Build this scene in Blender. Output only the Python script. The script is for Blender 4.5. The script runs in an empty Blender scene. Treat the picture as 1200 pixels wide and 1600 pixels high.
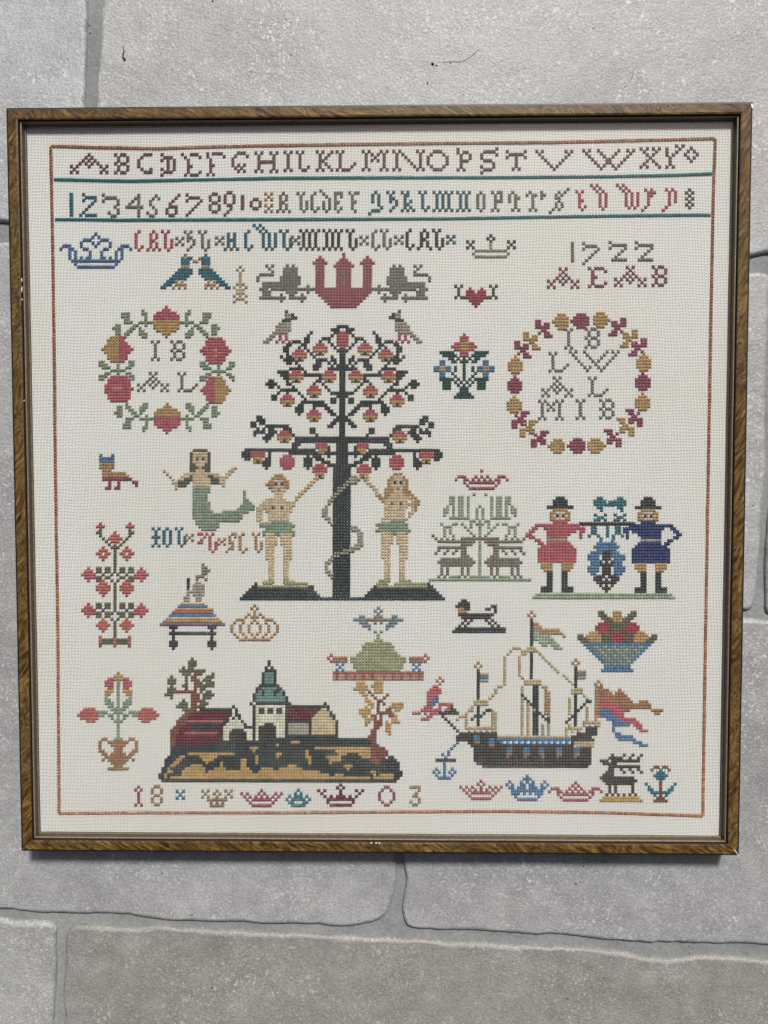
import bpy, bmesh, math, random
from mathutils import Matrix, Vector, noise
from mathutils.geometry import tessellate_polygon

random.seed(7)
sc = bpy.context.scene
COL = sc.collection

# ------------------------------------------------------------------ camera, light
cam_d = bpy.data.cameras.new('camera')
cam = bpy.data.objects.new('camera', cam_d)
COL.objects.link(cam)
Rm = Matrix([[0.9999, 0.00037, 0.01417], [-0.000926, 0.999229, 0.039256], [-0.014144, -0.039265, 0.999129]])
cam.matrix_world = Matrix.Translation(Vector([0.010841, 0.002171, 0.484376])) @ Rm.to_4x4()
cam_d.sensor_fit = 'VERTICAL'
cam_d.sensor_height = 36.0
cam_d.lens = 1156.0 / 1600.0 * 36.0
cam_d.clip_start = 0.01
cam_d.clip_end = 60
sc.camera = cam

SUN_EL, SUN_AZ = math.radians(47), math.radians(14)      # the light comes from beyond the top of the picture
w = bpy.data.worlds.new("World"); sc.world = w
w.use_nodes = True
nt = w.node_tree
sky = nt.nodes.new('ShaderNodeTexSky')
sky.sky_type = 'NISHITA'; sky.sun_disc = False
sky.sun_elevation = SUN_EL; sky.sun_rotation = SUN_AZ
sky.air_density = 1.0; sky.dust_density = 8.0; sky.ozone_density = 1.0
bg = nt.nodes['Background']; bg.inputs['Strength'].default_value = 0.05
nt.links.new(sky.outputs[0], bg.inputs[0])
sd = bpy.data.lights.new('sun', 'SUN')
sd.energy = 5.0; sd.angle = math.radians(8); sd.color = (1.0, 0.985, 0.965)
so = bpy.data.objects.new('sun', sd); COL.objects.link(so)
so.rotation_euler = (-(math.pi/2 - SUN_EL), 0, -SUN_AZ)
sc.view_settings.view_transform = 'Standard'
sc.view_settings.look = 'None'
sc.view_settings.exposure = -0.26
sc.view_settings.gamma = 1.0

T = 0.020            # height of the frame's face above the tiles
ZL = T - 0.007       # the linen
HW, HH = 0.2300, 0.23493

# ------------------------------------------------------------------ helpers
def link(name, me, mat=None, parent=None, label=None, kind=None, cat=None):
    o = bpy.data.objects.new(name, me); COL.objects.link(o)
    if mat is not None:
        for m in (mat if isinstance(mat, (list, tuple)) else [mat]): me.materials.append(m)
    if parent is not None: o.parent = parent
    if label: o['label'] = label
    if kind: o['kind'] = kind
    if cat: o['category'] = cat
    return o

def empty(name, parent=None, loc=(0, 0, 0), **k):
    o = bpy.data.objects.new(name, None); COL.objects.link(o)
    o.location = loc; o.empty_display_size = 0.02
    if parent is not None: o.parent = parent
    for a, v in k.items(): o[a] = v
    return o

def mesh(name, v, f, smooth=False, mi=None):
    me = bpy.data.meshes.new(name); me.from_pydata(v, [], f)
    if mi: me.polygons.foreach_set('material_index', mi)
    if smooth: me.polygons.foreach_set('use_smooth', [True]*len(f))
    me.update(); return me

class NT:
    def __init__(s, name):
        s.m = bpy.data.materials.new(name); s.m.use_nodes = True
        s.t = s.m.node_tree; s.p = s.t.nodes['Principled BSDF']
    def n(s, ty, **k):
        nd = s.t.nodes.new(ty)
        for a, v in k.items(): setattr(nd, a, v)
        return nd
    def l(s, a, b): s.t.links.new(a, b)
    def math(s, op, a, b=None, c=None):
        nd = s.n('ShaderNodeMath', operation=op)
        for i, x in enumerate((a, b, c)):
            if x is None: continue
            if isinstance(x, (int, float)): nd.inputs[i].default_value = x
            else: s.l(x, nd.inputs[i])
        return nd.outputs[0]
    def coord(s): return s.n('ShaderNodeTexCoord').outputs['Object']
    def mapping(s, vec, scale=(1, 1, 1), rot=(0, 0, 0), loc=(0, 0, 0)):
        nd = s.n('ShaderNodeMapping'); s.l(vec, nd.inputs[0])
        nd.inputs['Scale'].default_value = scale; nd.inputs['Rotation'].default_value = rot; nd.inputs['Location'].default_value = loc
        return nd.outputs[0]
    def noise(s, vec, scale, detail=3, rough=0.5, dist=0.0):
        nd = s.n('ShaderNodeTexNoise'); s.l(vec, nd.inputs['Vector'])
        nd.inputs['Scale'].default_value = scale; nd.inputs['Detail'].default_value = detail
        nd.inputs['Roughness'].default_value = rough; nd.inputs['Distortion'].default_value = dist
        return nd.outputs[0]
    def vor(s, vec, scale, out='Distance', rnd=1.0):
        nd = s.n('ShaderNodeTexVoronoi'); s.l(vec, nd.inputs['Vector'])
        nd.inputs['Scale'].default_value = scale; nd.inputs['Randomness'].default_value = rnd
        return nd.outputs[out]
    def ramp(s, fac, stops):
        nd = s.n('ShaderNodeValToRGB'); s.l(fac, nd.inputs[0])
        e = nd.color_ramp.elements
        while len(e) < len(stops): e.new(0.5)
        for i, (p, c) in enumerate(stops):
            e[i].position = p; e[i].color = (c if isinstance(c, tuple) else (c, c, c)) + (1,)
        return nd.outputs[0]
    def mix(s, fac, a, b, mode='MIX'):
        nd = s.n('ShaderNodeMix', data_type='RGBA', blend_type=mode)
        for i, x in ((0, fac), (6, a), (7, b)):
            if isinstance(x, (int, float)): nd.inputs[i].default_value = x
            elif isinstance(x, tuple): nd.inputs[i].default_value = x + (1,)
            else: s.l(x, nd.inputs[i])
        return nd.outputs[2]
    def bump(s, h, strength, dist, prev=None):
        nd = s.n('ShaderNodeBump'); nd.inputs['Strength'].default_value = strength
        nd.inputs['Distance'].default_value = dist; s.l(h, nd.inputs['Height'])
        if prev is not None: s.l(prev, nd.inputs['Normal'])
        return nd.outputs[0]
    def fin(s, color=None, rough=None, normal=None, spec=None):
        for key, x in (('Base Color', color), ('Roughness', rough), ('Normal', normal), ('Specular IOR Level', spec)):
            if x is None: continue
            if isinstance(x, (int, float)): s.p.inputs[key].default_value = x
            elif isinstance(x, tuple): s.p.inputs[key].default_value = x + (1,)
            else: s.l(x, s.p.inputs[key])
        return s.m

def lin(h):
    c = [int(h[i:i+2], 16)/255 for i in (0, 2, 4)]
    return tuple(x/12.92 if x <= 0.04045 else ((x+0.055)/1.055)**2.4 for x in c)

# ------------------------------------------------------------------ materials
def mat_stone(name, warm, seed, base=0.40, spec=0.6):
    a = NT(name); c = a.mapping(a.coord(), loc=(seed, seed*0.7, 0))
    big = a.noise(c, 9, 5, 0.6)
    mid = a.noise(c, 70, 6, 0.65)
    fine = a.noise(c, 620, 4, 0.7)
    b0 = tuple(base*0.80*x for x in warm); b1 = tuple(base*1.16*x for x in warm)
    col = a.mix(a.ramp(big, [(0.30, 0.0), (0.72, 1.0)]), b0, b1)
    col = a.mix(0.75, col, a.ramp(mid, [(0.25, 0.74), (0.75, 1.20)]), 'MULTIPLY')
    col = a.mix(0.8, col, a.ramp(fine, [(0.32, 0.66), (0.70, 1.28)]), 'MULTIPLY')
    # pale shell fragments of three sizes
    wob = a.n('ShaderNodeVectorMath', operation='ADD')
    nz = a.n('ShaderNodeTexNoise'); a.l(c, nz.inputs['Vector']); nz.inputs['Scale'].default_value = 260; nz.inputs['Detail'].default_value = 2
    sc_ = a.n('ShaderNodeVectorMath', operation='SCALE'); a.l(nz.outputs['Color'], sc_.inputs[0]); sc_.inputs['Scale'].default_value = 0.006
    a.l(c, wob.inputs[0]); a.l(sc_.outputs[0], wob.inputs[1])
    dens = a.ramp(a.noise(c, 22, 4, 0.6), [(0.42, 0.0), (0.66, 1.0)])
    for scl, r0, r1, amt in ((420, 0.23, 0.34, 0.65), (230, 0.16, 0.23, 0.85), (120, 0.11, 0.16, 0.8), (62, 0.072, 0.095, 0.9)):
        m = a.ramp(a.vor(wob.outputs[0], scl), [(r0, 1.0), (r1, 0.0)])
        m = a.math('MULTIPLY', a.math('MULTIPLY', m, a.math('ADD', a.math('MULTIPLY', dens, 0.75), 0.25)), amt)
        col = a.mix(m, col, tuple(min(0.75, base*1.75)*x for x in warm))
    pin = a.ramp(a.vor(c, 900), [(0.10, 1.0), (0.22, 0.0)])
    col = a.mix(a.math('MULTIPLY', pin, 0.40), col, tuple(base*0.45*x for x in warm))
    # small dark pores
    pit = a.ramp(a.vor(c, 52), [(0.018, 1.0), (0.035, 0.0)])
    pit = a.math('MULTIPLY', pit, a.ramp(a.noise(c, 14, 2), [(0.55, 0.0), (0.62, 1.0)]))
    col = a.mix(pit, col, (0.06, 0.055, 0.05))
    h = a.math('ADD', a.math('MULTIPLY', fine, 0.6), a.math('MULTIPLY', mid, 0.9))
    h = a.math('SUBTRACT', h, a.math('MULTIPLY', pit, 1.5))
    nrm = a.bump(h, 0.9, 0.0009)
    nrm = a.bump(a.noise(c, 26, 3), 0.5, 0.0025, nrm)
    return a.fin(col, a.ramp(mid, [(0.2, 0.34), (0.8, 0.55)]), nrm, spec)

STONE = [mat_stone('grey_limestone_%s' % n, wv, sd_, bs) for n, wv, sd_, bs in (
    ('pale', (0.985, 1.0, 1.02), 1.3, 0.37), ('cool', (0.995, 0.993, 0.993), 5.1, 0.315),
    ('warm', (1.0, 0.965, 0.90), 8.7, 0.255), ('light', (1.0, 1.0, 0.995), 12.9, 0.35))]

def mat_grout():
    a = NT('grey_mortar'); c = a.coord()
    f = a.noise(c, 420, 5, 0.7); g = a.noise(c, 30, 4, 0.6)
    col = a.mix(a.ramp(g, [(0.3, 0.0), (0.7, 1.0)]), (0.19, 0.197, 0.197), (0.27, 0.278, 0.275))
    col = a.mix(0.8, col, a.ramp(f, [(0.3, 0.75), (0.7, 1.2)]), 'MULTIPLY')
    pit = a.ramp(a.vor(c, 160), [(0.04, 1.0), (0.08, 0.0)])
    pit = a.math('MULTIPLY', pit, a.ramp(a.noise(c, 40, 2), [(0.5, 0.0), (0.6, 1.0)]))
    col = a.mix(pit, col, (0.05, 0.05, 0.05))
    return a.fin(col, 0.8, a.bump(a.math('SUBTRACT', a.math('ADD', f, a.math('MULTIPLY', g, 2.0)), pit), 0.8, 0.0007), 0.3)
GROUT = mat_grout()

def mat_wood(name, ang, seed):
    a = NT(name); c = a.mapping(a.coord(), loc=(seed, 0, 0))
    wn = a.n('ShaderNodeTexNoise'); a.l(c, wn.inputs['Vector']); wn.inputs['Scale'].default_value = 17; wn.inputs['Detail'].default_value = 2
    sv = a.n('ShaderNodeVectorMath', operation='SCALE'); a.l(wn.outputs['Color'], sv.inputs[0]); sv.inputs['Scale'].default_value = 0.030
    ad = a.n('ShaderNodeVectorMath', operation='ADD'); a.l(c, ad.inputs[0]); a.l(sv.outputs[0], ad.inputs[1])
    rc = a.mapping(ad.outputs[0], rot=(0, 0, -ang))
    st = a.mapping(rc, scale=(0.12, 1, 1))
    grain = a.noise(st, 950, 5, 0.72, 0.4)
    band = a.noise(a.mapping(rc, scale=(0.09, 1, 1)), 520, 4, 0.62, 0.35)
    tone = a.noise(c, 30, 3, 0.6)
    col = a.ramp(band, [(0.30, (0.016, 0.007, 0.002)), (0.43, (0.066, 0.034, 0.009)), (0.57, (0.150, 0.085, 0.022)), (0.74, (0.270, 0.170, 0.056))])
    burr = a.noise(ad.outputs[0], 260, 5, 0.7, 1.5)
    col = a.mix(a.ramp(a.noise(c, 20, 2, 0.5), [(0.48, 0.0), (0.60, 0.85)]), col, a.ramp(burr, [(0.36, (0.030, 0.016, 0.006)), (0.50, (0.120, 0.072, 0.024)), (0.66, (0.200, 0.132, 0.052))]))
    col = a.mix(0.85, col, a.ramp(grain, [(0.34, 0.30), (0.64, 1.45)]), 'MULTIPLY')
    col = a.mix(0.7, col, a.ramp(tone, [(0.3, 0.70), (0.7, 1.22)]), 'MULTIPLY')
    # burr knots: dark crumbly flecks gathered in patches
    kn = a.ramp(a.vor(ad.outputs[0], 330), [(0.17, 1.0), (0.30, 0.0)])
    kn = a.math('MULTIPLY', kn, a.ramp(a.noise(c, 24, 2, 0.5), [(0.60, 0.0), (0.68, 1.0)]))
    col = a.mix(kn, col, (0.018, 0.010, 0.005))
    ln = a.ramp(a.noise(a.mapping(rc, scale=(0.10, 1, 1), loc=(3, 1, 0)), 420, 2, 0.5), [(0.66, 0.0), (0.72, 1.0)])
    col = a.mix(a.math('MULTIPLY', ln, 0.75), col, (0.022, 0.011, 0.005))
    return a.fin(col, 0.46, a.bump(a.math('SUBTRACT', grain, a.math('MULTIPLY', kn, 2.0)), 0.35, 0.0003), 0.22)
WOOD = [mat_wood('burr_veneer_across', math.radians(-30), 0.0), mat_wood('burr_veneer_upright', math.radians(62), 2.0)]

def mat_plain(name, col, rough, nscale=300, amt=0.3, bumpd=0.0002, spec=0.5, metal=0.0):
    a = NT(name); c = a.coord()
    f = a.noise(c, nscale, 4, 0.65)
    k = a.mix(1.0, col, a.ramp(f, [(0.3, 1-amt), (0.7, 1+amt)]), 'MULTIPLY')
    a.p.inputs['Metallic'].default_value = metal
    return a.fin(k, rough, a.bump(f, 0.5, bumpd), spec)
BLACK = mat_plain('black_edge_paint', (0.006, 0.006, 0.007), 0.5)
REBATE = mat_plain('dark_rebate_stain', (0.014, 0.008, 0.005), 0.6)  # near-black inner rim and wall of the rails
SLIP = mat_plain('dull_gilt_slip', (0.225, 0.170, 0.105), 0.45, 500, 0.35, 0.00015, 0.5, 0.15)
SLIPD = mat_plain('dark_gilt_slip', (0.062, 0.046, 0.030), 0.50, 500, 0.35, 0.00015, 0.5, 0.10)  # darker copy of the gilt: shade put into the colour of the steep faces
PLASTER = mat_plain('bare_gesso', (0.78, 0.76, 0.72), 0.8, 300, 0.1)
BOARD = mat_plain('grey_backing_board', (0.20, 0.17, 0.13), 0.9)
CRUMB = mat_plain('dark_grit', (0.03, 0.028, 0.025), 0.9, 900, 0.5)
TWIG = mat_plain('dry_stalk', (0.16, 0.11, 0.06), 0.8, 900, 0.4)
HAIR = mat_plain('fine_hair', (0.06, 0.05, 0.05), 0.5, 900, 0.2)

def mat_linen():
    a = NT('natural_linen'); c = a.coord()
    wn = a.n('ShaderNodeTexNoise'); a.l(c, wn.inputs['Vector']); wn.inputs['Scale'].default_value = 48; wn.inputs['Detail'].default_value = 3
    sv = a.n('ShaderNodeVectorMath', operation='SCALE'); a.l(wn.outputs['Color'], sv.inputs[0]); sv.inputs['Scale'].default_value = 0.0017
    ad = a.n('ShaderNodeVectorMath', operation='ADD'); a.l(c, ad.inputs[0]); a.l(sv.outputs[0], ad.inputs[1])
    sp = a.n('ShaderNodeSeparateXYZ'); a.l(ad.outputs[0], sp.inputs[0])
    P = 0.000935                                   # one thread of the cloth
    k = math.pi / P
    sx = a.math('SINE', a.math('MULTIPLY', sp.outputs[0], k)); sy = a.math('SINE', a.math('MULTIPLY', sp.outputs[1], k))
    over = a.math('MULTIPLY', sx, sy)              # plain weave: over / under
    ax = a.math('ABSOLUTE', sx); ay = a.math('ABSOLUTE', sy)
    body = a.math('MINIMUM', a.math('ADD', ax, 0.0), a.math('ADD', ay, 0.0))
    warp = a.noise(a.mapping(c, scale=(1.0, 0.035, 1)), 900, 2, 0.6)
    weft = a.noise(a.mapping(c, scale=(0.035, 1.0, 1), loc=(5, 3, 0)), 900, 2, 0.6)
    slub = a.math('ADD', warp, weft)
    longs = a.math('ADD', a.noise(a.mapping(c, scale=(0.012, 1, 1), loc=(2, 9, 0)), 700, 3, 0.7), a.noise(a.mapping(c, scale=(1, 0.012, 1), loc=(7, 4, 0)), 700, 3, 0.7))
    col = a.ramp(a.math('ADD', a.math('MULTIPLY', body, 0.75), a.math('MULTIPLY', over, 0.16)),
                 [(0.0, (0.12, 0.115, 0.10)), (0.22, (0.48, 0.47, 0.435)), (0.62, (0.90, 0.895, 0.87))])
    col = a.mix(0.9, col, a.ramp(slub, [(0.38, 0.55), (0.57, 1.12)]), 'MULTIPLY')
    col = a.mix(0.6, col, a.ramp(a.noise(c, 11, 3), [(0.3, (0.95, 0.935, 0.90)), (0.7, (1.02, 1.025, 1.03))]), 'MULTIPLY')
    col = a.mix(1.0, col, a.ramp(longs, [(0.33, (0.74, 0.73, 0.69)), (0.50, (1.04, 1.04, 1.03))]), 'MULTIPLY')
    h = a.math('ADD', a.math('ADD', a.math('MULTIPLY', body, 1.0), a.math('MULTIPLY', over, 0.5)), a.math('MULTIPLY', slub, 0.7))
    nrm = a.bump(h, 0.8, 0.00022)
    nrm = a.bump(a.noise(a.mapping(c, scale=(1, 0.5, 1)), 14, 2), 0.35, 0.0015, nrm)
    return a.fin(col, 0.92, nrm, 0.15)
LINEN = mat_linen()

def mat_thread():
    a = NT('cotton_floss')
    at = a.n('ShaderNodeAttribute', attribute_name='floss')
    c = a.coord()
    f = a.noise(a.mapping(c, rot=(0, 0, math.radians(45)), scale=(1, 0.25, 1)), 3200, 2, 0.6)
    k = a.mix(0.8, at.outputs['Color'], a.ramp(f, [(0.25, 0.72), (0.75, 1.25)]), 'MULTIPLY')
    return a.fin(k, 0.62, a.bump(f, 0.5, 0.00008), 0.35)
FLOSS = mat_thread()

def mat_glass():
    m = bpy.data.materials.new('picture_glass'); m.use_nodes = True
    t = m.node_tree; t.nodes.clear()
    out = t.nodes.new('ShaderNodeOutputMaterial'); mx = t.nodes.new('ShaderNodeMixShader')
    tr = t.nodes.new('ShaderNodeBsdfTransparent'); gl = t.nodes.new('ShaderNodeBsdfGlossy')
    lw = t.nodes.new('ShaderNodeLayerWeight'); lw.inputs['Blend'].default_value = 0.5
    pw = t.nodes.new('ShaderNodeMath'); pw.operation = 'POWER'; pw.inputs[1].default_value = 5; t.links.new(lw.outputs['Facing'], pw.inputs[0])
    fr = t.nodes.new('ShaderNodeMath'); fr.operation = 'MULTIPLY_ADD'; fr.inputs[1].default_value = .90; fr.inputs[2].default_value = .10; t.links.new(pw.outputs[0], fr.inputs[0])
    tr.inputs['Color'].default_value = (0.975, 0.985, 0.98, 1)
    gl.inputs['Roughness'].default_value = 0.04
    t.links.new(fr.outputs[0], mx.inputs[0]); t.links.new(tr.outputs[0], mx.inputs[1]); t.links.new(gl.outputs[0], mx.inputs[2])
    t.links.new(mx.outputs[0], out.inputs[0]); return m
GLASS = mat_glass()

# ------------------------------------------------------------------ the floor
TILES = {'a': [(-3959, 4493), (-1823, 4463), (-1862, 3119), (-1894, 2456), (-1920, 1691), (-4052, 1798)], 'b': [(-1730, 4462), (4113, 4381), (4214, 1365), (2506, 1503), (2457, 1491), (2416, 1471), (2343, 1468), (454, 1575), (-1845, 1686), (-1820, 2455), (-1788, 2878), (-1772, 3118)], 'c': [(-4056, 1695), (-2458, 1595), (-2374, 1591), (-1204, 1543), (62, 1479), (74, 250), (115, -1870), (119, -2608), (114, -2761), (54, -2870), (-27, -2928), (-220, -2960), (-521, -2941), (-737, -2947), (-995, -2931), (-1254, -2924), (-1384, -2930), (-1686, -2897), (-2032, -2877), (-2293, -2875), (-2553, -2864), (-4211, -2770)], 'd': [(157, 1479), (2263, 1383), (2406, 1374), (2533, 1365), (2522, 658), (2522, 18), (2508, -128), (2500, -336), (2481, -672), (2467, -819), (2384, -819), (208, -746)], 'e': [(2590, 1365), (4218, 1244), (4291, -963), (2534, -840), (2534, -609), (2550, -170), (2579, 658)], 'f': [(174, -793), (2406, -874), (2552, -878), (4293, -1005), (4365, -3185), (2594, -3069), (2255, -3055), (1830, -3049), (1533, -3034), (1234, -3010), (893, -2991), (530, -2976), (273, -2974), (183, -2948), (161, -2848), (174, -2703), (187, -2607), (161, -2520), (166, -1440)], 'g': [(-2077, -2957), (-1904, -2960), (-1774, -2977), (-1622, -2980), (-1471, -2966), (-1255, -2977), (-823, -3000), (-522, -3007), (37, -3033), (466, -3051), (851, -3075), (1320, -3088), (1661, -3116), (1789, -3150), (1959, -3153), (2171, -3134), (2596, -3157), (4368, -3272), (4432, -5174), (-2180, -5269), (-2146, -3641), (-2125, -3196), (-2117, -2997)], 'h': [(-4213, -2836), (-2554, -2917), (-2468, -2942), (-2359, -2933), (-2251, -2950), (-2177, -2940), (-2187, -3286), (-2207, -3642), (-2251, -5270), (-4298, -5300)]}
floor = link('floor', mesh('floor', [(-2, -2, -.0032), (2, -2, -.0032), (2, 2, -.0032), (-2, 2, -.0032)], [(0, 1, 2, 3)]), GROUT, kind='structure')

def make_tile(pts, mat, seed):
    pts = [Vector((x/1e4, y/1e4)) for x, y in pts]
    area = sum(pts[i].x*pts[i-1].y*-1 + pts[i-1].x*pts[i].y for i in range(len(pts)))
    if area < 0: pts.reverse()
    ring = []
    n = len(pts)
    for i in range(n):
        a, b = pts[i], pts[(i+1) % n]
        L = (b-a).length; far = max(abs(a.x), abs(b.x)) > .42 and max(abs(a.y), abs(b.y)) > .42
        k = max(1, int(L/(0.02 if far else 0.004)))
        for j in range(k): ring.append(a.lerp(b, j/k))
    m = len(ring); nr = []
    for i in range(m):
        d = (ring[(i+1) % m]-ring[i-1]).normalized(); nr.append(Vector((-d.y, d.x)))   # points inwards for a ccw ring
    for _ in range(1):
        ring = [(ring[i-1]+ring[i]*2+ring[(i+1) % m])/4 for i in range(m)]
    nr = []
    for i in range(m):
        d = (ring[(i+1) % m]-ring[i-1]).normalized(); nr.append(Vector((-d.y, d.x)))
    for _ in range(6):
        nr = [(nr[i-1]+nr[i]+nr[(i+1) % m]).normalized() for i in range(m)]
    def nz(p, s, o): return noise.noise(Vector((p.x*s+seed*3.1, p.y*s, o)))
    prof = [(0.0000, -.0080), (0.0001, -.0030), (0.0005, -.0014), (0.0013, -.0006), (0.0028, 0.0)]
    V, F = [], []
    for r, (ins, z) in enumerate(prof):
        for i, p in enumerate(ring):
            e = 0.0012*nz(p, 40, 0)+0.0009*nz(p, 130, 1)
            wd = 1.0+0.5*nz(p, 60, 4)
            q = p + nr[i]*(e + ins*max(.4, wd))
            zz = z + (0.00025*nz(p, 110, 2) if 0 < r < 4 else 0)
            V.append((q.x, q.y, zz))
    for r in range(len(prof)-1):
        for i in range(m):
            j = (i+1) % m
            F.append((r*m+i, r*m+j, (r+1)*m+j, (r+1)*m+i))
    base = (len(prof)-1)*m
    for a, b, c in tessellate_polygon([[Vector((V[base+i][0], V[base+i][1], 0)) for i in range(m)]]): F.append((base+a, base+b, base+c))
    me = mesh('tile', V, F)
    ns = (len(prof)-1)*m; me.polygons.foreach_set('use_smooth', [True]*ns+[False]*(len(F)-ns))
    bm = bmesh.new(); bm.from_mesh(me); bmesh.ops.recalc_face_normals(bm, faces=bm.faces)
    if sum(f_.normal.z*f_.calc_area() for f_ in bm.faces) < 0: bmesh.ops.reverse_faces(bm, faces=bm.faces)
    bm.to_mesh(me); bm.free()
    return link('tile', me, mat, floor)

for key, mi in (('a', 0), ('b', 3), ('c', 1), ('d', 3), ('e', 1), ('f', 1), ('g', 2), ('h', 3)):
    make_tile(TILES[key], STONE[mi], ord(key) - 96)

# ------------------------------------------------------------------ framed sampler
root = empty('framed_sampler', label='cross-stitch sampler in a thin burr wood frame, face up on grey stone tiles', category='picture')
root.empty_display_size = .1

HWi, HHi = 0.2223, 0.2273
# profile of a rail seen in section: (distance inwards from the outer edge, height), material
rail_prof = [(0.0, 0.0004, 0), (0.0, T-.0010, 0), (0.0003, T-.0005, 0), (0.0012, T-.0003, 0), (0.0014, T, 1), (0.0064, T+.0001, 1), (0.0073, T-.0002, 2), (0.0076, T-.0008, 2), (0.0077, T-.0085, 2), (0.0062, T-.0085, 0), (0.006, 0.0004, 0)]
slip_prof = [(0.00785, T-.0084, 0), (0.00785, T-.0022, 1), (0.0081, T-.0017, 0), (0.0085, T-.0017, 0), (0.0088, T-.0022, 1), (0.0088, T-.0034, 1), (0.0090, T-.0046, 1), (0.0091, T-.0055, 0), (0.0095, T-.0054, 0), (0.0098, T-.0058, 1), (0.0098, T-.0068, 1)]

def rail(side, prof, mats, name, parent):
    cs = {'n': ((-1, 1), (1, 1), (0, -1)), 'e': ((1, 1), (1, -1), (-1, 0)), 's': ((1, -1), (-1, -1), (0, 1)), 'w': ((-1, -1), (-1, 1), (1, 0))}[side]
    V, F, M = [], [], []
    K = 24
    for k in range(K+1):
        for d, z, _ in prof:
            a = Vector((cs[0][0]*(HW-d), cs[0][1]*(HH-d))); b = Vector((cs[1][0]*(HW-d), cs[1][1]*(HH-d)))
            q = a.lerp(b, (k if 0 < k < K else (.0035 if k == 0 else K-.0035))/K); wob = 0.00012*noise.noise(Vector((q.x*30, q.y*30, 3)))
            V.append((q.x+wob, q.y+wob, z))
    n = len(prof)
    for k in range(K):
        for i in range(n):
            j = (i+1) % n
            F.append((k*n+i, (k+1)*n+i, (k+1)*n+j, k*n+j)); M.append(prof[i][2])
    F.append(tuple(range(n-1, -1, -1))); M.append(0); F.append(tuple(K*n+i for i in range(n))); M.append(0)
    me = mesh(name, V, F, mi=M)
    bm = bmesh.new(); bm.from_mesh(me); bmesh.ops.recalc_face_normals(bm, faces=bm.faces); bm.to_mesh(me); bm.free()
    return link(name, me, mats, parent)

rails = {}
for s in 'nesw':
    rails[s] = rail(s, rail_prof, [BLACK, WOOD[0 if s in 'ns' else 1], REBATE], 'frame_rail', root)
    rail(s, slip_prof, [SLIP, SLIPD], 'inner_slip', root)

def chip(pts, z, parent, label=None):
    """a flake of bare gesso where the veneer has gone: an irregular low lump"""
    V = [(x, y, z) for x, y in pts]; cx = sum(p[0] for p in pts)/len(pts); cy = sum(p[1] for p in pts)/len(pts)
    n = len(V); V += [(cx+(x-cx)*.6, cy+(y-cy)*.6, z+.00022) for x, y in pts] + [(x, y, z-.0006) for x, y in pts]
    F = [(i, (i+1) % n, n+(i+1) % n, n+i) for i in range(n)] + [tuple(range(n, 2*n))] + [(2*n+i, 2*n+(i+1) % n, (i+1) % n, i) for i in range(n)]
    me = mesh('chip', V, F); bm = bmesh.new(); bm.from_mesh(me); bmesh.ops.recalc_face_normals(bm, faces=bm.faces); bm.to_mesh(me); bm.free()
    return link('chip', me, PLASTER, parent)
chip([(.2284, .2330), (.2292, .2336), (.2301, .2325), (.2303, .2300), (.2296, .2304), (.2289, .2312)], T-.0001, rails['e'])
chip([(.2262, -.2305), (.2266, -.2304), (.2298, -.2349), (.2292, -.2348)], T+.0001, rails['s'])
for yy, s_ in ((.1290, .9), (.1232, 1.4), (.117, .5), (.054, .4)):
    chip([(-.2226, yy), (-.2223, yy+.001*s_), (-.2221, yy+.0016*s_), (-.2220, yy), (-.2222, yy-.0012*s_)], T-.0002, rails['w'])
for xx in (-.0045, -.0015, .0005):
    chip([(xx, -.2278), (xx+.0011, -.2276), (xx+.0009, -.2282), (xx+.0001, -.2283)], T+.0001, rails['s'])

def slab(x0, y0, x1, y1, z0, z1):
    return [(x0, y0, z0), (x1, y0, z0), (x1, y1, z0), (x0, y1, z0), (x0, y0, z1), (x1, y0, z1), (x1, y1, z1), (x0, y1, z1)], \
           [(0, 3, 2, 1), (4, 5, 6, 7), (0, 1, 5, 4), (1, 2, 6, 5), (2, 3, 7, 6), (3, 0, 4, 7)]
v, f = slab(-.2215, -.2264, .2215, .2264, ZL-.0030, ZL-.0012); link('backing_board', mesh('backing_board', v, f), BOARD, root)
# the cloth: a fine sheet that is not quite flat
N = 80; V = []; F = []
for j in range(N+1):
    for i in range(N+1):
        x = -.2211+.4422*i/N; y = -.2260+.4520*j/N
        V.append((x, y, ZL-.00020+.00010*noise.noise(Vector((x*14, y*14, 0)))))
for j in range(N):
    for i in range(N): F.append((j*(N+1)+i, j*(N+1)+i+1, (j+1)*(N+1)+i+1, (j+1)*(N+1)+i))
link('linen', mesh('linen', V, F, True), LINEN, root)
v, f = slab(-.2209, -.2258, .2209, .2258, ZL+.0018, ZL+.0019)
link('glass_pane', mesh('glass_pane', [v[i] for i in (4, 5, 6, 7)], [(0, 1, 2, 3)]), GLASS, root)

# ------------------------------------------------------------------ embroidery
HEX = dict(m='80525a', t='2c7180', g='837d72', p='bd5866', n='c09a6c', o='5f5b4c', d='3a413d', b='4f7aa2', h='98a389', T='5a9aa8', y='c3b184',
           r='93505a', c='a5565e', R='a83648', P='b9565f', N='b8924a', q='964358', G='87977c', k='cbb48c', H='ae8858', B='303e72', w='b87078',
           L='9c9c70', s='a09884', D='27484c', E='174c46', A='66654a', Q='bc6450', v='86647c', f='857c6c', z='4a4340', C='84503a', U='a0714a',
           x='702432', V='648f85', W='d2ccb6', l='bccfe4', u='957b5c', Z='4b4541', X='b3a077', j='71858f')
def soften(c_, s_=.76):
    g_ = .3*c_[0]+.55*c_[1]+.15*c_[2]
    return tuple(g_+(x-g_)*s_ for x in c_)
RGB = {k_: soften(lin(v_)) for k_, v_ in HEX.items()}
HT = 0.00072

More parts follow.
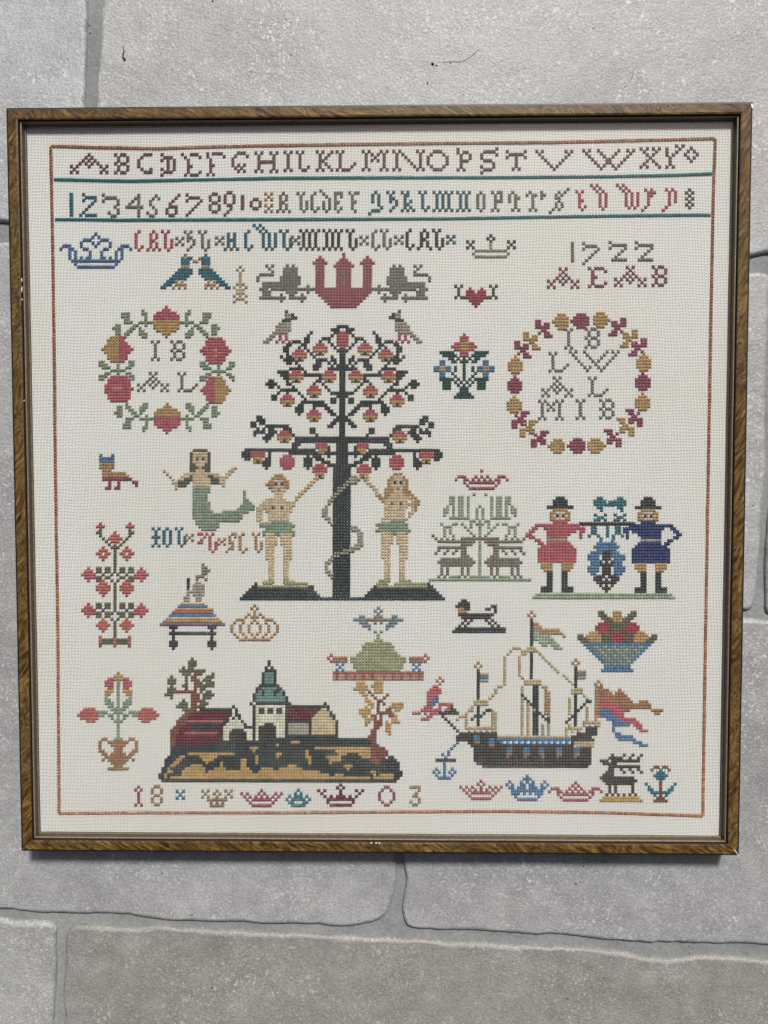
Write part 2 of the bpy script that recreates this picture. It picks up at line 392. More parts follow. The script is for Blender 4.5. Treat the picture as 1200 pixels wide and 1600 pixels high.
class Cloth:
    """collects crossed stitches into one mesh"""
    def __init__(s, w=.322, ex=1.0): s.ex = ex; s.V = []; s.F = []; s.C = []; s.w = w
    def cross(s, cx, cy, ux, uy, vx, vy, rgb, lift=0.0, full=0):
        """cell centre, half axes u (right) and v (up)"""
        z0 = ZL + lift; j = random.uniform
        sh = j(.80, 1.14); hue = j(-.03, .03)
        col = (min(1, rgb[0]*sh*(1+hue)), min(1, rgb[1]*sh), min(1, rgb[2]*sh*(1-hue)), 1)
        cx += j(-.035, .035)*ux*2; cy += j(-.035, .035)*vy*2
        for leg in (0, 1):
            sgn = -1 if leg == 0 else 1
            dx, dy = ux*sgn+vx, uy*sgn+vy          # leg 0: rising to the left, leg 1 on top: rising to the right
            ex = s.ex
            dx *= ex; dy *= ex
            L = math.hypot(dx, dy); px, py = -dy/L, dx/L
            wd = L*(s.w+.006*full)*j(.9, 1.12)
            top = HT*(1.0 if leg == 0 else 1.75)
            b = len(s.V)
            for tt, zz, ww in ((-1, .00002, .80), (-.45, top*.85, 1.0), (.45, top*.85, 1.0), (1, .00002, .80)):
                mx, my = cx+dx*tt, cy+dy*tt
                s.V += [(mx+px*wd*ww, my+py*wd*ww, z0+zz*.25-.00003), (mx+px*wd*ww*.45, my+py*wd*ww*.45, z0+zz), (mx-px*wd*ww*.45, my-py*wd*ww*.45, z0+zz), (mx-px*wd*ww, my-py*wd*ww, z0+zz*.25-.00003)]
            for k_ in range(3):
                for i in range(3):
                    s.F.append((b+k_*4+i, b+k_*4+i+1, b+k_*4+5+i, b+k_*4+4+i)); s.C.append(col)
    def build(s, name, parent, label=None):
        me = bpy.data.meshes.new(name); me.from_pydata(s.V, [], s.F)
        me.polygons.foreach_set('use_smooth', [True]*len(s.F))
        at = me.attributes.new('floss', 'FLOAT_COLOR', 'FACE')
        at.data.foreach_set('color', [c for q in s.C for c in q])
        me.update(); return link(name, me, FLOSS, parent, label)

DATA = r"""
% ROW capital_letter_row
@ A m -1934 2099 -1690 2097 -1936 1972
......#......
.....#.#.....
....#.#.#....
...#.#.#.#...
#.#...#...#.#
.#.........#.
#.#.......#.#
@ B m -1654 2097 -1557 2096 -1656 1968
#.##.
.#..#
.#..#
#.##.
.#..#
.#..#
#.##.
@ C m -1508 2096 -1412 2095 -1509 1970
..###
.#...
#....
#....
#....
.#..#
..###
@ D m -1360 2095 -1264 2094 -1362 1951
#....
.###.
#.#.#
..#.#
..#.#
#.#.#
.###.
#....
@ E m -1231 2095 -1101 2094 -1233 1950
#..###.
.#....#
..#....
..#....
..##...
..#....
..#...#
.#.###.
@ F m -1071 2099 -950 2098 -1072 1952
#.####.
#.....#
.#.....
.#.....
.##....
.#.....
.#.....
#.#....
@ G m -914 2102 -805 2101 -915 1972
..###.
.#...#
#.....
#.....
#.#.#.
.#.#..
..#.#.
@ H m -769 2102 -618 2101 -770 1971
#.#..#.#
.#....#.
.#....#.
.######.
.#....#.
.#....#.
#.#..#.#
@ I m -586 2105 -527 2105 -587 1975
#.#
.#.
.#.
.#.
.#.
.#.
#.#
@ I m -509 2105 -420 2104 -510 1976
#.#..
.#...
.#...
.#...
.#...
.#..#
..##.
@ K m -384 2106 -273 2105 -385 1976
#.#..#
.#..#.
.#.#..
.##...
.#.#..
.#..#.
#.#..#
@ L m -258 2106 -129 2105 -258 1976
#.#....
.#.....
.#.....
.#.....
.#....#
.#...#.
#.###..
@ M m -95 2106 73 2105 -96 1976
#.#...#.#
.#.#.#.#.
.#..#..#.
.#.#.#.#.
.#.....#.
.#.....#.
#.#...#.#
@ N m 97 2106 300 2105 97 1975
#.#.....#.#
.#.#.....#.
.#..#....#.
.#...#...#.
.#....#..#.
.#.....#.#.
#.#.....#.#
@ O m 310 2103 448 2102 311 1973
..###..
.#...#.
#.....#
#.....#
#.....#
.#...#.
..###..
@ P m 497 2113 592 2113 498 1971
#....
#.##.
.#..#
.#..#
.###.
.#...
.#...
#.#..
@ S m 644 2117 758 2116 645 1952
.....#
.####.
#....#
#.....
.###..
....#.
#...#.
.###..
#.....
@ T m 804 2099 936 2099 805 1973
#.....#
.#####.
#..#..#
...#...
...#...
...#...
..#.#..
@ V m 988 2100 1225 2098 989 1972
#.#.......#.#
.#.........#.
..#.......#..
...#.....#...
....#...#....
.....#.#.....
......#......
@ W m 1280 2102 1608 2100 1281 1973
#.#..#......#..#.#
.#....#....#....#.
..#....#..#....#..
...#....##....#...
....#...##...#....
.....#.#..#.#.....
......#....#......
@ X m 1635 2110 1769 2109 1637 1981
#.#.#.#
.#...#.
..#.#..
...#...
..#.#..
.#...#.
#.#...#
@ Y m 1795 2126 1915 2125 1797 1980
...#.#
#...#.
#..#..
#.#...
.#....
.#....
.#....
#.#...
@ * m 1909 2113 2002 2112 1911 2015
..#..
.#.#.
#...#
.#.#.
..#..
% ROW numeral_row
@ 1 t -1940 1854 -1917 1853 -1942 1708
#
#
#
#
#
#
#
#
@ 2 t -1879 1852 -1768 1851 -1881 1705
.#....
..####
.#...#
....#.
...#..
..#...
.#....
#.####
@ 3 g -1735 1849 -1622 1848 -1738 1701
#.....
.####.
#....#
.....#
....#.
.....#
..#..#
...##.
@ 4 g -1587 1845 -1473 1844 -1589 1700
....#.
...##.
..#.#.
.#..#.
######
....#.
....#.
....#.
@ 5 g -1454 1841 -1365 1841 -1456 1699
...#.
..#.#
.#...
.#...
..#..
...#.
#..#.
.##..
@ 6 m -1332 1843 -1237 1843 -1333 1700
....#
...#.
..#..
.#...
.###.
#..#.
#..#.
.##..
@ 7 m -1205 1845 -1097 1844 -1207 1702
#.....
.####.
#....#
....#.
...#..
..#...
.#....
#.....
@ 8 m -1059 1850 -983 1849 -1061 1721
.##.
#..#
#..#
.##.
#..#
#..#
.##.
@ 9 m -965 1858 -890 1857 -967 1701
.##.
#..#
#..#
#..#
.##.
..#.
.#..
#...
@ 1 m -856 1832 -835 1832 -857 1741
#
#
#
#
#
@ 0 m -800 1815 -725 1814 -801 1740
.##.
#..#
#..#
.##.
@ ornament n -709 1850 -652 1850 -710 1723
#.#
.#.
#.#
...
#.#
.#.
#.#
% ROW gothic_letter_row
@ A g -635 1852 -541 1851 -635 1723
..#..
.#.#.
.#.#.
.##..
.#.#.
.#.#.
#.#.#
@ B g -506 1851 -432 1851 -506 1722
#.#.
.#..
.#..
.#.#
.#.#
.#.#
..#.
@ C g -418 1851 -359 1850 -419 1721
.#.
#..
#..
#..
#..
#.#
.#.
@ D g -362 1865 -287 1864 -363 1722
#...
.#..
..#.
...#
.#.#
.#.#
.#.#
..#.
@ E g -271 1850 -215 1849 -272 1721
###
#.#
#..
##.
#..
#.#
.#.
@ F g -180 1852 -109 1851 -181 1721
#.##
.#..
.#..
.##.
.#..
.#..
..#.
@ G t -56 1854 40 1853 -56 1703
..#..
.#.#.
.#.#.
.#.#.
...#.
....#
.###.
#....
@ H t 58 1853 132 1852 58 1723
#.#.
.#..
.##.
.#.#
...#
..#.
.#..
@ K t 149 1852 239 1852 149 1722
#.#..
.##..
.#...
.#.#.
.##..
.#.#.
#.#.#
@ L t 258 1852 332 1851 258 1723
#.#.
.#..
.#..
.#..
.#..
.#.#
..#.
@ M t 348 1851 478 1850 348 1722
#.#.#.#
.#.#.#.
.#.#.#.
.#.#.#.
.#.#.#.
.#.#.#.
#.#.#.#
@ N t 495 1850 588 1849 495 1721
#.#.#
.#.#.
.#.#.
.#.#.
.#.#.
.#.#.
#.#.#
@ O g 622 1848 680 1848 622 1720
.#.
#.#
#.#
#.#
#.#
#.#
.#.
@ P g 714 1849 787 1848 714 1721
#.##
.#.#
.#.#
.###
.#..
.#..
#.#.
@ Q g 820 1848 896 1848 821 1721
.#..
#.#.
#.##
#.#.
..#.
..#.
.#.#
@ R g 930 1849 1057 1848 931 1721
.#...#.
#.##.##
..#..#.
..#....
..#....
..#....
.#.#...
@ S g 1073 1866 1203 1865 1075 1706
......#
...#.#.
..#.#..
..##...
...#...
..#.#..
..#.#..
.#.#...
#......
@ T p 1240 1851 1310 1850 1241 1722
#.#.
.#..
.#..
.##.
.#..
.#.#
..#.
@ U p 1330 1888 1439 1887 1331 1726
#.#...
.#.#..
..#.#.
...#.#
...#.#
...#.#
...#.#
...#.#
....#.
@ W p 1492 1888 1637 1887 1494 1732
#.#.....
.#.#....
..#.#...
...#.#.#
...#.#.#
...#.#.#
...#.#.#
...#.#.#
....#.#.
@ Y p 1650 1858 1741 1858 1651 1715
.#.#.
..###
..##.
..#..
..#..
..#..
.#...
#....
@ Z p 1777 1859 1872 1859 1779 1714
.#.#.
..#.#
..#.#
..#.#
..#.#
..#..
.#...
#....
@ ornament o 1921 1857 1978 1856 1922 1730
.#.
#.#
.#.
#.#
.#.
#.#
.#.
% ROW initials_row
@ C p -1532 1621 -1472 1620 -1534 1488
.#.
#..
#..
#..
#..
#.#
.#.
@ R p -1456 1620 -1363 1620 -1458 1488
..#..
.#.#.
.#.#.
.##..
.#.#.
.#.#.
#.#.#
@ L p -1365 1620 -1285 1619 -1367 1487
#.#.
.#..
.#..
.#.#
.#.#
.#.#
..#.
@ cross g -1274 1577 -1216 1577 -1275 1519
#.#
.#.
#.#
@ S g -1220 1617 -1144 1616 -1222 1487
#.#.
.#..
.##.
.#.#
...#
..#.
.#..
@ L g -1130 1616 -1051 1616 -1132 1485
#.#.
.#..
.#..
.#.#
.#.#
.#.#
..#.
@ cross g -1022 1578 -962 1578 -1023 1523
#.#
.#.
#.#
@ H t -966 1600 -870 1600 -967 1488
.#.#.
.#.#.
.###.
.#.#.
.#.#.
#.#.#
@ C t -837 1617 -779 1616 -838 1487
.#.
#..
#..
#..
#..
#.#
.#.
@ W t -784 1654 -630 1654 -785 1488
#.#.....
.#.#....
..#.#...
...#.#.#
...#.#.#
...#.#.#
...#.#.#
...#.#.#
....#.#.
@ L t -618 1618 -534 1617 -618 1488
#.#.
.#..
.#..
.#.#
.#.#
.#.#
..#.
@ cross g -546 1580 -481 1580 -547 1522
#.#
.#.
#.#
@ M d -490 1619 -358 1619 -491 1487
#.#.#.#
.#.#.#.
.#.#.#.
.#.#.#.
.#.#.#.
.#.#.#.
#.#.#.#
@ M d -344 1619 -214 1618 -345 1487
#.#.#.#
.#.#.#.
.#.#.#.
.#.#.#.
.#.#.#.
.#.#.#.
#.#.#.#
@ L d -198 1618 -122 1617 -199 1486
#.#.
.#..
.#..
.#.#
.#.#
.#.#
..#.
@ cross g -112 1578 -51 1578 -112 1518
#.#
.#.
#.#
@ C g -36 1615 22 1614 -37 1485
.#.
#..
#..
#..
#..
#.#
.#.
@ L g 16 1617 93 1617 16 1487
#.#.
.#..
.#..
.#.#
.#.#
.#.#
..#.
@ cross g 107 1579 168 1579 107 1520
#.#
.#.
#.#
@ C d 179 1617 236 1617 179 1485
.#.
#..
#..
#..
#..
#.#
.#.
@ R d 249 1617 347 1616 249 1486
..#..
.#.#.
.#.#.
.##..
.#.#.
.#.#.
#...#
@ L d 344 1616 421 1616 344 1485
#.#.
.#..
.#..
.#.#
.#.#
.#.#
..#.
@ cross t 433 1579 494 1579 433 1521
#.#
.#.
#.#
% ROW date_row
@ 1 g 1214 1531 1234 1531 1216 1405
#
#
#
#
#
#
#
@ 7 g 1285 1530 1397 1530 1287 1390
#.....
.####.
#....#
....#.
...#..
..#...
.#....
#.....
@ 2 g 1449 1537 1565 1536 1450 1411
#.....
.#####
#....#
....#.
...#..
..#...
.#####
@ 2 g 1613 1536 1728 1535 1615 1410
#.....
.#####
#....#
....#.
...#..
..#...
.#####
% ROW family_initials_row
@ A r 1066 1374 1269 1373 1067 1242
....#.#....
.....#.....
....#.#....
...#.#.#...
#.#.#.#.#.#
.#...#...#.
#.#.....#.#
@ E r 1322 1376 1444 1376 1323 1247
#.###.
.#...#
.#....
.##...
.#....
.#...#
#.###.
@ A r 1485 1383 1689 1382 1486 1252
....#.#....
.....#.....
....#.#....
...#.#.#...
#.#.#.#.#.#
.#...#...#.
#.#.....#.#
@ B r 1720 1383 1817 1383 1722 1252
#.##.
.#..#
.#..#
#.##.
.#..#
.#..#
#.##.
% MOTIF
@ crown_motif b -2008 1607 -1546 1604 -2012 1383
............#............
...........#.#...........
........###...###........
.......#...#.#...#.......
.###...#....#....#...###.
#..##...##.....##...##..#
...#.#....#...#....#.#...
...#.#....#...#....#.#...
...#.#.#.##...##.#.#.#...
....#################....
.....#.............#.....
......#############......
@ crown_motif - 558 1581 870 1580 559 1434
........d........
.......d.d.......
d.d.....d.....d.d
.d......h......d.
d.d.....h.....d.d
...hhhhhhhhhhh...
..h...........h..
...hhhhhhhhhhh...
@ birds_motif - -1369 1470 -923 1467 -1372 1251
........t......t........
.......tntt..ntTt.......
.......ttt.nn.ttt.......
.......ttt....ttt.......
.......nnn....nnn.......
......ttttt..ttttt......
.....tttttt..tttttt.....
....tttttt....tttttt....
...tttttt......tttttt...
..tttn.n........n.nttt..
.ttt.nnnn......nnnn.ttt.
tt..n.n.n......n.n.n..tt
@ topiary_motif y -910 1398 -816 1398 -912 1161
..#..
.#.#.
..#..
..#..
..#..
..#..
.###.
#.#.#
.###.
.###.
#.#.#
.###.
#...#
@ lions_and_castle_motif M -761 1474 342 1468 -764 1130
.............................c
.....................c.......c
....................ccc.....cc
...................ccccc...ccc
...g.g....g.g.......ccc...cccc
....g....ggggg......ccc....ccc
.....g...ggggg......ccc....ccg
.ggggg...ggggg......ccc....ccg
g.......ggggggg.....ccc....ccg
g.......ggggggg.....ccc....ccg
..ggggggggggggg.....ccc....ccg
..gggggggggggg...g..ccc....ccc
.ggg.gggggggggggggggcccccccccc
..ggg.....gggg...g..cccccccccc
..ggg...g..gg..g.....ccccccccc
.ggggggggg.gggggg.....cccccccc
........g......g.......ccccccc
........................cccccc
.........................ccccc
@ heart_motif - 486 1270 759 1269 486 1127
o.o.........o.o
.o...R...R...o.
.o..RRR.RRR..o.
.o..RRRRRRR..o.
o.ooRRRRRRRoo.o
.....RRRRR.....
......RRR......
.......R.......
% MOTIF fruit_wreath
@ fruit - -1418 1147 -1252 1146 -1421 944
....P....
...PPP...
.PPPPPPP.
PPPPPPPPP
PPPPPPPPP
NNNNNNNNN
NNNNNNNNN
NNNNNNNNN
.NNNNNNN.
...NNN...
....N....
@ fruit - -1422 534 -1253 534 -1425 337
....N....
...NNN...
.NNNNNNN.
NNNNNNNNN
NNNNNNNNN
PPPPPPPPP
PPPPPPPPP
PPPPPPPPP
.PPPPPPP.
...PPP...
....P....
@ fruit - -1754 958 -1547 957 -1756 790
...NNNPP...
..NNNNPP...
..NNNNPPP..
.NNNNNPPPP.
NNNNNNPPPPP
.NNNNNPPPP.
..NNNNPPP..
..NNNNPPP..
...NNNPP...
@ fruit - -1737 707 -1549 707 -1740 539
..PPPPPP..
.PPPPPPPP.
.PPPPPPPP.
PPPPPPPPP.
PPPnnnPPPP
PPPPPPPPP.
.PPPPPPPP.
.PPPPPPPP.
..PPPPPP..
@ fruit - -1126 947 -924 946 -1127 778
...PPnPP...
..PPPPPPP..
..PPPPPPP..
.PPPPPPPPP.
PPPPPnPPPPP
.PPPPPPPPP.
..PPPnPPP..
..PPPPPPP..
...PPPPP...
@ fruit - -1124 699 -927 699 -1126 529
...PPNNN...
..PPPNNNN..
..PPPNNNN..
.PPPPNNNNN.
PPPPPNNNNNN
.PPPPNNNNN.
..PPPNNNN..
..PPPNNNN..
...PPNNN...
@ leaf_spray G -1682 1124 -1419 1123 -1684 943 &spray
..........#...
...###....##..
...###.....#..
....##.....#..
....###..#####
.##....##..#..
###...##.#....
.##..##..##...
.##.##...###..
....#.....##..
@ leaf_spray G -1254 1122 -994 1121 -1256 942 =spray x
@ leaf_spray G -1678 535 -1424 534 -1681 352 =spray y
@ leaf_spray G -1257 534 -999 533 -1259 351 =spray xy
@ leaf_spray G -1772 802 -1543 802 -1774 677 &leaf
##........##
###...#...##
.###..#..##.
....#####...
..##..#..##.
###.......##
##.........#
@ leaf_spray G -1127 796 -903 795 -1129 671 =leaf
@ letter g -1438 930 -1380 930 -1439 801 &I
#.#
.#.
.#.
.#.
.#.
.#.
#.#
@ letter g -1313 930 -1217 929 -1315 801 &B
#.##.
.#..#
.#..#
#.##.
.#..#
.#..#
#.##.
@ letter g -1528 731 -1322 730 -1530 605 &A
....#.#....
.....#.....
....#.#....
...#.#.#...
#.#.#.#.#.#
.#...#...#.
#.#.....#.#
@ letter g -1271 728 -1138 728 -1272 603 &L
#.#....
.#.....
.#.....
.#.....
.#....#
.#...#.
#.###..
% MOTIF ball_and_bow_wreath
@ ball q 1213 1088 1334 1088 1214 992 &hb
..###.
.#####
######
.#####
..###.
@ ball N 1101 1089 1205 1088 1102 985 =hb
@ ball N 1358 1096 1466 1095 1359 996 =hb x
@ ball N 1079 302 1188 302 1080 209 =hb
@ ball q 1200 306 1317 306 1201 209 =hb
@ ball N 1331 306 1450 306 1332 209 =hb x
@ ball N 826 830 920 830 826 710 &vb
..#..
.###.
#####
#####
#####
.###.
@ ball q 822 702 915 701 823 589 =vb
@ ball N 819 577 916 577 820 464 =vb
@ ball N 1631 843 1725 843 1632 723 =vb
@ ball q 1624 721 1723 721 1626 603 =vb
@ ball N 1626 595 1722 595 1627 475 =vb
@ bow q 995 1049 1105 1049 996 937 &bow
##....
##.##.
#####.
..##..
.#.##.
...###
@ bow N 921 974 1030 973 922 862 =bow
@ bow q 865 918 974 917 866 810 =bow
@ bow q 1454 1059 1566 1059 1455 944 =bow x
@ bow N 1527 987 1639 987 1528 872 =bow x
@ bow q 1580 931 1696 931 1581 819 =bow x
@ bow q 850 476 965 476 850 367 =bow y
@ bow N 901 422 1018 422 901 313 =bow y
@ bow q 974 353 1089 353 974 248 =bow y
@ bow q 1567 489 1677 489 1568 376 =bow xy
@ bow N 1511 435 1624 434 1513 318 =bow xy
@ bow q 1432 362 1546 362 1433 249 =bow xy
@ letter g 1178 999 1234 998 1179 865 =I
@ letter g 1304 1000 1401 1000 1306 868 =B
@ letter g 1081 849 1210 849 1082 721 =L
@ letter g 1209 859 1528 858 1211 723
#.#..#.......#.#.#
.#....#.....#...#.
..#....#...#...#..
...#....#.#...#...
....#....#...#....
.....#.#..#.#.....
......#....#......
@ letter g 1036 697 1237 696 1037 564 =A
@ letter g 1330 692 1460 692 1331 566 =L
@ letter g 1017 550 1180 550 1018 420
#.#...#.#
.#.#.#.#.
.#..#..#.
.#.#.#.#.
.#.....#.
.#.....#.
#.#...#.#
@ letter g 1252 552 1315 552 1254 423 =I
@ letter g 1401 553 1498 553 1403 425 =B
% MOTIF apple_tree_motif
@ tree_of_apples D -859 1023 423 1018 -874 -727 R 92 34
0 d32-33
1 d30-32
2 d31-32 P33 d23
3 d30 P32-33 d22
4 d27-29 P32-33 d21-22
5 d29 d26 P32-33 d17-19 d21-22
6 d30 P32-33 d15-16 d20-21 P25-27
7 d31 P33 d14-15 d19 d21 P24-28
8 d32-33 d14-15 d22 N24-28 P18-20
9 d33 d15 d23 N25 d26 N27 P17-21
10 d33 d13 d15-16 d24 d30 N17-21
11 d33 d14-18 d25-28 d30-31 N18 d19 N20
12 d33 d15-16 d18 d25-26 d29 d31
13 d32-33 d19 d24-26 d30
14 d30-33 d16-20 d24-25 d29
15 d33 d12-15 d21 P17-19 P28-30
16 d33 d13-15 d21-26 P16-20 P27-31
17 d33 d14-15 d26 N16-20 N27-31
18 d33 d9-10 d15 d25-26 N17 d18 N19 N28 d29 N30
19 d33 d8-11 d15-16 d24 d27
20 d33 d9-10 d12 d17 d28 P23-25
21 d33 d13-18 d29 P22-26
22 d30-33 d12 d15 d19 N22-26
23 d32-33 d10-11 d20 N23 d24 N25 P14-16
24 d33 d10-11 d21 d30-31 P13-17
25 d33 d20-27 d30-31 N13-17
26 d33 d19-20 d24-28 N14 d15 N16
27 d33 d18-20 d24 d28-29
28 d33 d18-20 d29-30 P23-25
29 d33 d19 d30-31 P22-26
30 d32-33 d5-6 N22-26
31 d31-33 d5-7 N23 d24 N25
32 d33 d3-4 d6-7 d30-31
33 d33 d3-4 d8-15 d29-30
34 d33 d5 d7 d9-10 d14-16 d23-24
35 d33 d4-7 d9-11 d16 d23-24 P13-15
36 d33 d4 d8-10 d17 d25 P12-16
37 d18-33 d7-9 N12-16
38 d18-33 d8 N13 d14 N15
39 d32-33 d17-19 P25-28
40 d32-33 d17-18 d29 P25-28
41 d32-33 d3-24 d1-2 d29 N26-28
42 d28-33 d0-2 d9 d16-25 N26-27 P3-7
43 d32-33 d0-2 d9 d22 d24-26 P14-16 d29 P3-7
44 d32-33 d1-2 d8-9 d21-23 d25-27 P13-17 N4-6
45 d32-33 d7-9 d21-23 d27-29 P13-17 N4 d5 N6
46 d31-33 d7-9 d21-23 d29-30 P13-17 P25-27
47 d31-33 d8 d22 P14-16 P24-28
48 d31-33 P24-28
49 d31-33 N25-27
50 d31-33 N25 d26 N27
51 d31-33
52:90 d31-33
@ serpent s -354 73 -89 73 -356 -590 R 35 14
0 s10-11
1 s9-12
2 s8-11
3 s7-8
4 s5-7
5 s5-6
6 s4-5
7 s3-4
8 s2-3
9 s2
10 s1
11:13 s0-1
14 s1-2
15 s2
16 s3
17 s10-11
18 s10-12
19:22 s12-13
23 s11-13
24 s9-12
25 s7-10
26 s4-8
27 s3-5
28 s2-3
29 s1-2
30:31 s1
32 s1-2
33 s2-3
34 s3
@ ground - -885 -613 432 -612 -886 -729 R 6 69
0 d5 L8-10 L15-22 L46-49 L52-62 d63
1 d4-5 L6-22 d23-24 d45 L46-62 d63-64
2 d3-24 d44-65
3 d2-25 d43-66
4 d1-26 d42-67
5 D0-68
@ standing_figure - -771 81 -372 80 -776 -619 R 37 21
0 H6-8
1 H5-9 k19-20
2 H4-5 k6-8 H9-10 k18-19
3 H3-5 B6 k7 B8 H9-10 k17-18
4 H4-5 k6-8 H9-10 k16-17
5 k5-6 w7 k8-9 k15-16
6 k6-8 k14-15
7 k6-8 k13-14
8 k3-9 k13
9 k2-12
10 k1-12
11 k0-4 o5 k6-7 o8 k9-11
12 k0-1 k3-11
13 k0-1 k4-10
14 k0-1 k4-10
15 k0-1 k4-10
16 k1-4 G5-10 k11
17 G1-12
18 G3-11
19 G2-12
20 G2 k3-5 G6-7 k8-11 G12
21:23 k3-6 k8-11
24:28 k3-5 k9-11
29:35 k4-5 k9-10
36 L2-5 L9-12
@ standing_figure - -88 89 273 88 -89 -612 R 37 19
0 H10-12
1 H9 k10-12 H13 k0-1
2 H8-9 k10-12 H13-14 k0-1
3 H8 k9 B10 k11 B12 k13 H14 k1-2
4 H8 k9-13 H14 k2-3
5 H7-9 k10 w11 k12 H13-14 k3-4
6 H7-9 k10-12 H13-15 k4
7 H7-8 k9-13 H14-16 k4 H5
8 H5-7 k8-15 H16-17
9 H6 k7-14 k16 H17-18
10 k7-8 o9 k10-11 o12 k13-14 k15-16 H17-18
11 k7-14 k16 H17
12 k7-13 k16 H17
13 k7-13 k15-16
14 k7-13 k15
15 k6-14
16 k6-8 G9-13
17 G4-14
18 G5-14
19 G4-15
20 k6-8 G9-10 k11-13 G14
21:23 k6-9 k11-14
24:28 k6-8 k12-14
29:35 k7-8 k12-13
36 L5-8 L12-15
@ bird - -722 1114 -505 1113 -723 908 &perch
.......d...
.......ssd.
.......ssdd
......ddd..
.....ssss..
....sssss..
....sssss..
...sssss...
..ss.p.p...
.ss..p.p...
ss..p.p.p..
@ bird - 73 1113 285 1112 73 905 =perch x
% MOTIF flowering_plant_motif
@ plant - 357 967 741 966 357 557 R 22 21
0 P10
1 P9-11
2 P9-11
3 P7-8 N9-11 P12-13
4 P6-8 N9-11 P12-14
5 P7-8 N9-11 P12-13
6 P9-11 E2-6 E14-18
7 P9-11 E3-7 E13-17
8 E5-6 E8 E10 E12 E14-15
9 E6-7 E9-11 E13-14 b2-3 b17-18
10 E10 b2-3 b17-18
11 b0-1 N2-3 b4-5 b15-16 N17-18 b19-20 E10 E7 E13
12 b0-1 N2-3 b4-5 b15-16 N17-18 b19-20 E10 E7 E13
13 b2-3 b17-18 E6 E10 E14
14 b2-3 b17-18 E7 E10 E13
15 E2-6 E14-18 E8 E10 E12
16 E3-5 E15-17 E9 E11 E7 E13
17 E3-5 E15-17 E8 E10 E12
18 E3-5 E15-17 E9-11
19 E9-11
20 E8-12
21 E7-13
% MOTIF fish_tailed_figure_motif
@ figure - -1368 240 -779 239 -1375 -281 R 28 31
0 o10-14
1 o9 k10-14 o15
2 o9 k10-14 o15
3 o9 k10 o11 k12 o13 k14 o15
4 o9 k10-14 o15
5 o9-10 k11-13 o14-15
6 o9-11 k12 o13-15 k23-24
7 k0 o9-10 k11-13 o14-15 k22-23
8 k1 k7-18 k21-22
9 k2 k6-8 o9 k10-14 o15-16 k17-21
10 k3 k5-6 o7-9 k10-15 o16-18 k19-20
11 k3-4 o5-8 k10-15 o16-18 k19-20
12 k4 o5-7 k10-15 k20
13 k4 G10-15
14 G10-15 G27
15 G10-14 G27
16 G10-14 G27
17 G10-14 G27-28
18 G10-15 G27-29
19 G10-15 G26-30
20 G10-15 G25-30
21 G10-16 G20-28
22 G10-26
23 G10-26
24 G11-25
25 G11-18
26 G12-18
27 G13-17
% MOTIF crowned_lion_motif
@ lion - -1778 209 -1528 209 -1782 -18 R 12 13
0 b0 b4
1 b0-4
2 b0-4
3 H0-4
4 H0-4
5 H1-3
6 H1-8
7 H1-9
8 q1-10
9 q3 q6 q11-12
10 q3 q6 q12
11 q2-3 q5-6
% MOTIF potted_shrub_motif
@ shrub M -1902 -226 -1464 -226 -1916 -1036 R 42 12
0 P6
1 P5-7
2 A6
3 A5-6 Q11
4 A6 Q10-11
5 A7 Q9-11
6 A8 Q10-11
7 A9 Q11
8 A10-11 Q7
9 Q6-8 A11
10 Q5-6 Q8-9 A11
11 Q6-8 A11
12 Q7 A11
13 A11
14 A11
15 A5-6 A8-9 A11 P2
16 A5-6 A8-9 A11 P1-3
17 P0-4 A7 A10
18 P1-4 A5-6 A8-9
19 P2 A5-6 A10 Q7
20 Q6-8 A11
21 Q5-9 A11
22 Q5-9 A11
23 Q6-8 A11
24 Q7 A11
25 A11
26 A11
27 A5-6 A8-9 P2 A11
28 A5-6 A8-9 P1-3 A11
29 P0-4 A7 A11
30 P1-4 A5-6 A8-10
31 P2 A5-6 A8-9
32 Q7 A10
33 Q6-8 A11
34 Q5-9 A11
35 Q6-8 A11
36 Q7 A11
37 A11
38 Q6 A11
39 Q6 A7-10 Q11
40 Q6 A7-10 Q11
41 A6 Q11
% MOTIF bird_on_stool_motif
@ stool - -1397 -490 -976 -489 -1404 -1051 R 29 22
0 g14
1 g14-15
2 g14-16
3 g14-15
4 g12-14
5 g12 g15 d9
6 y12-13 d9
7 s11-14 d9
8 s11-14 d9
9 s10-14 s9
10 s11-14 s9
11 s12-13 s8-9
12 s12-13 s8-9
13 y7-14
14 b6-15
15 N5-17
16 P4-17
17 b3-18
18 y2-19
19 H1-20
20 v0-21
21 d3-5 d16-18
22 d4 d17
23 d3-18
24 d4 d17
25 d4 d17
26 d3-5 d16-18
27 d3-5 d16-18
28 d4 d17
% MOTIF crown_motif
@ crown M -946 -755 -633 -754 -948 -993 R 13 9
0 H8
1 H7
2 H8
3 H6 H8
4 H5 H7-8
5 H2-4 H8
6 H1 H4 H7
7:9 H0 H3 H6
10 H1 H4 H7
11 H2 H5 H8
12 H3-8
% ROW small_letter_row
@ X t -1450 -259 -1390 -259 -1452 -387
#.#
.#.
.#.
###
.#.
.#.
#.#
@ O t -1379 -259 -1317 -259 -1380 -387
.#.
#.#
#.#
#.#
#.#
#.#
.#.
@ L t -1299 -259 -1226 -259 -1301 -387 &gl
#.#.
.#..
.#..
.#.#
.#.#
.#.#
..#.
@ cross H -1233 -300 -1175 -300 -1234 -351 &cr
#.#
.#.
#.#
@ Z p -1154 -293 -1098 -293 -1155 -367
##.
..#
.#.
##.
@ L p -1103 -293 -1024 -293 -1104 -424 =gl
@ cross H -1024 -327 -969 -327 -1025 -375 =cr
@ S H -972 -293 -901 -293 -974 -423
..##
.#.#
.#..
.##.
..#.
.##.
#...
@ C H -890 -293 -829 -293 -891 -426
.#.
#..
#..
#..
#..
#.#
.#.
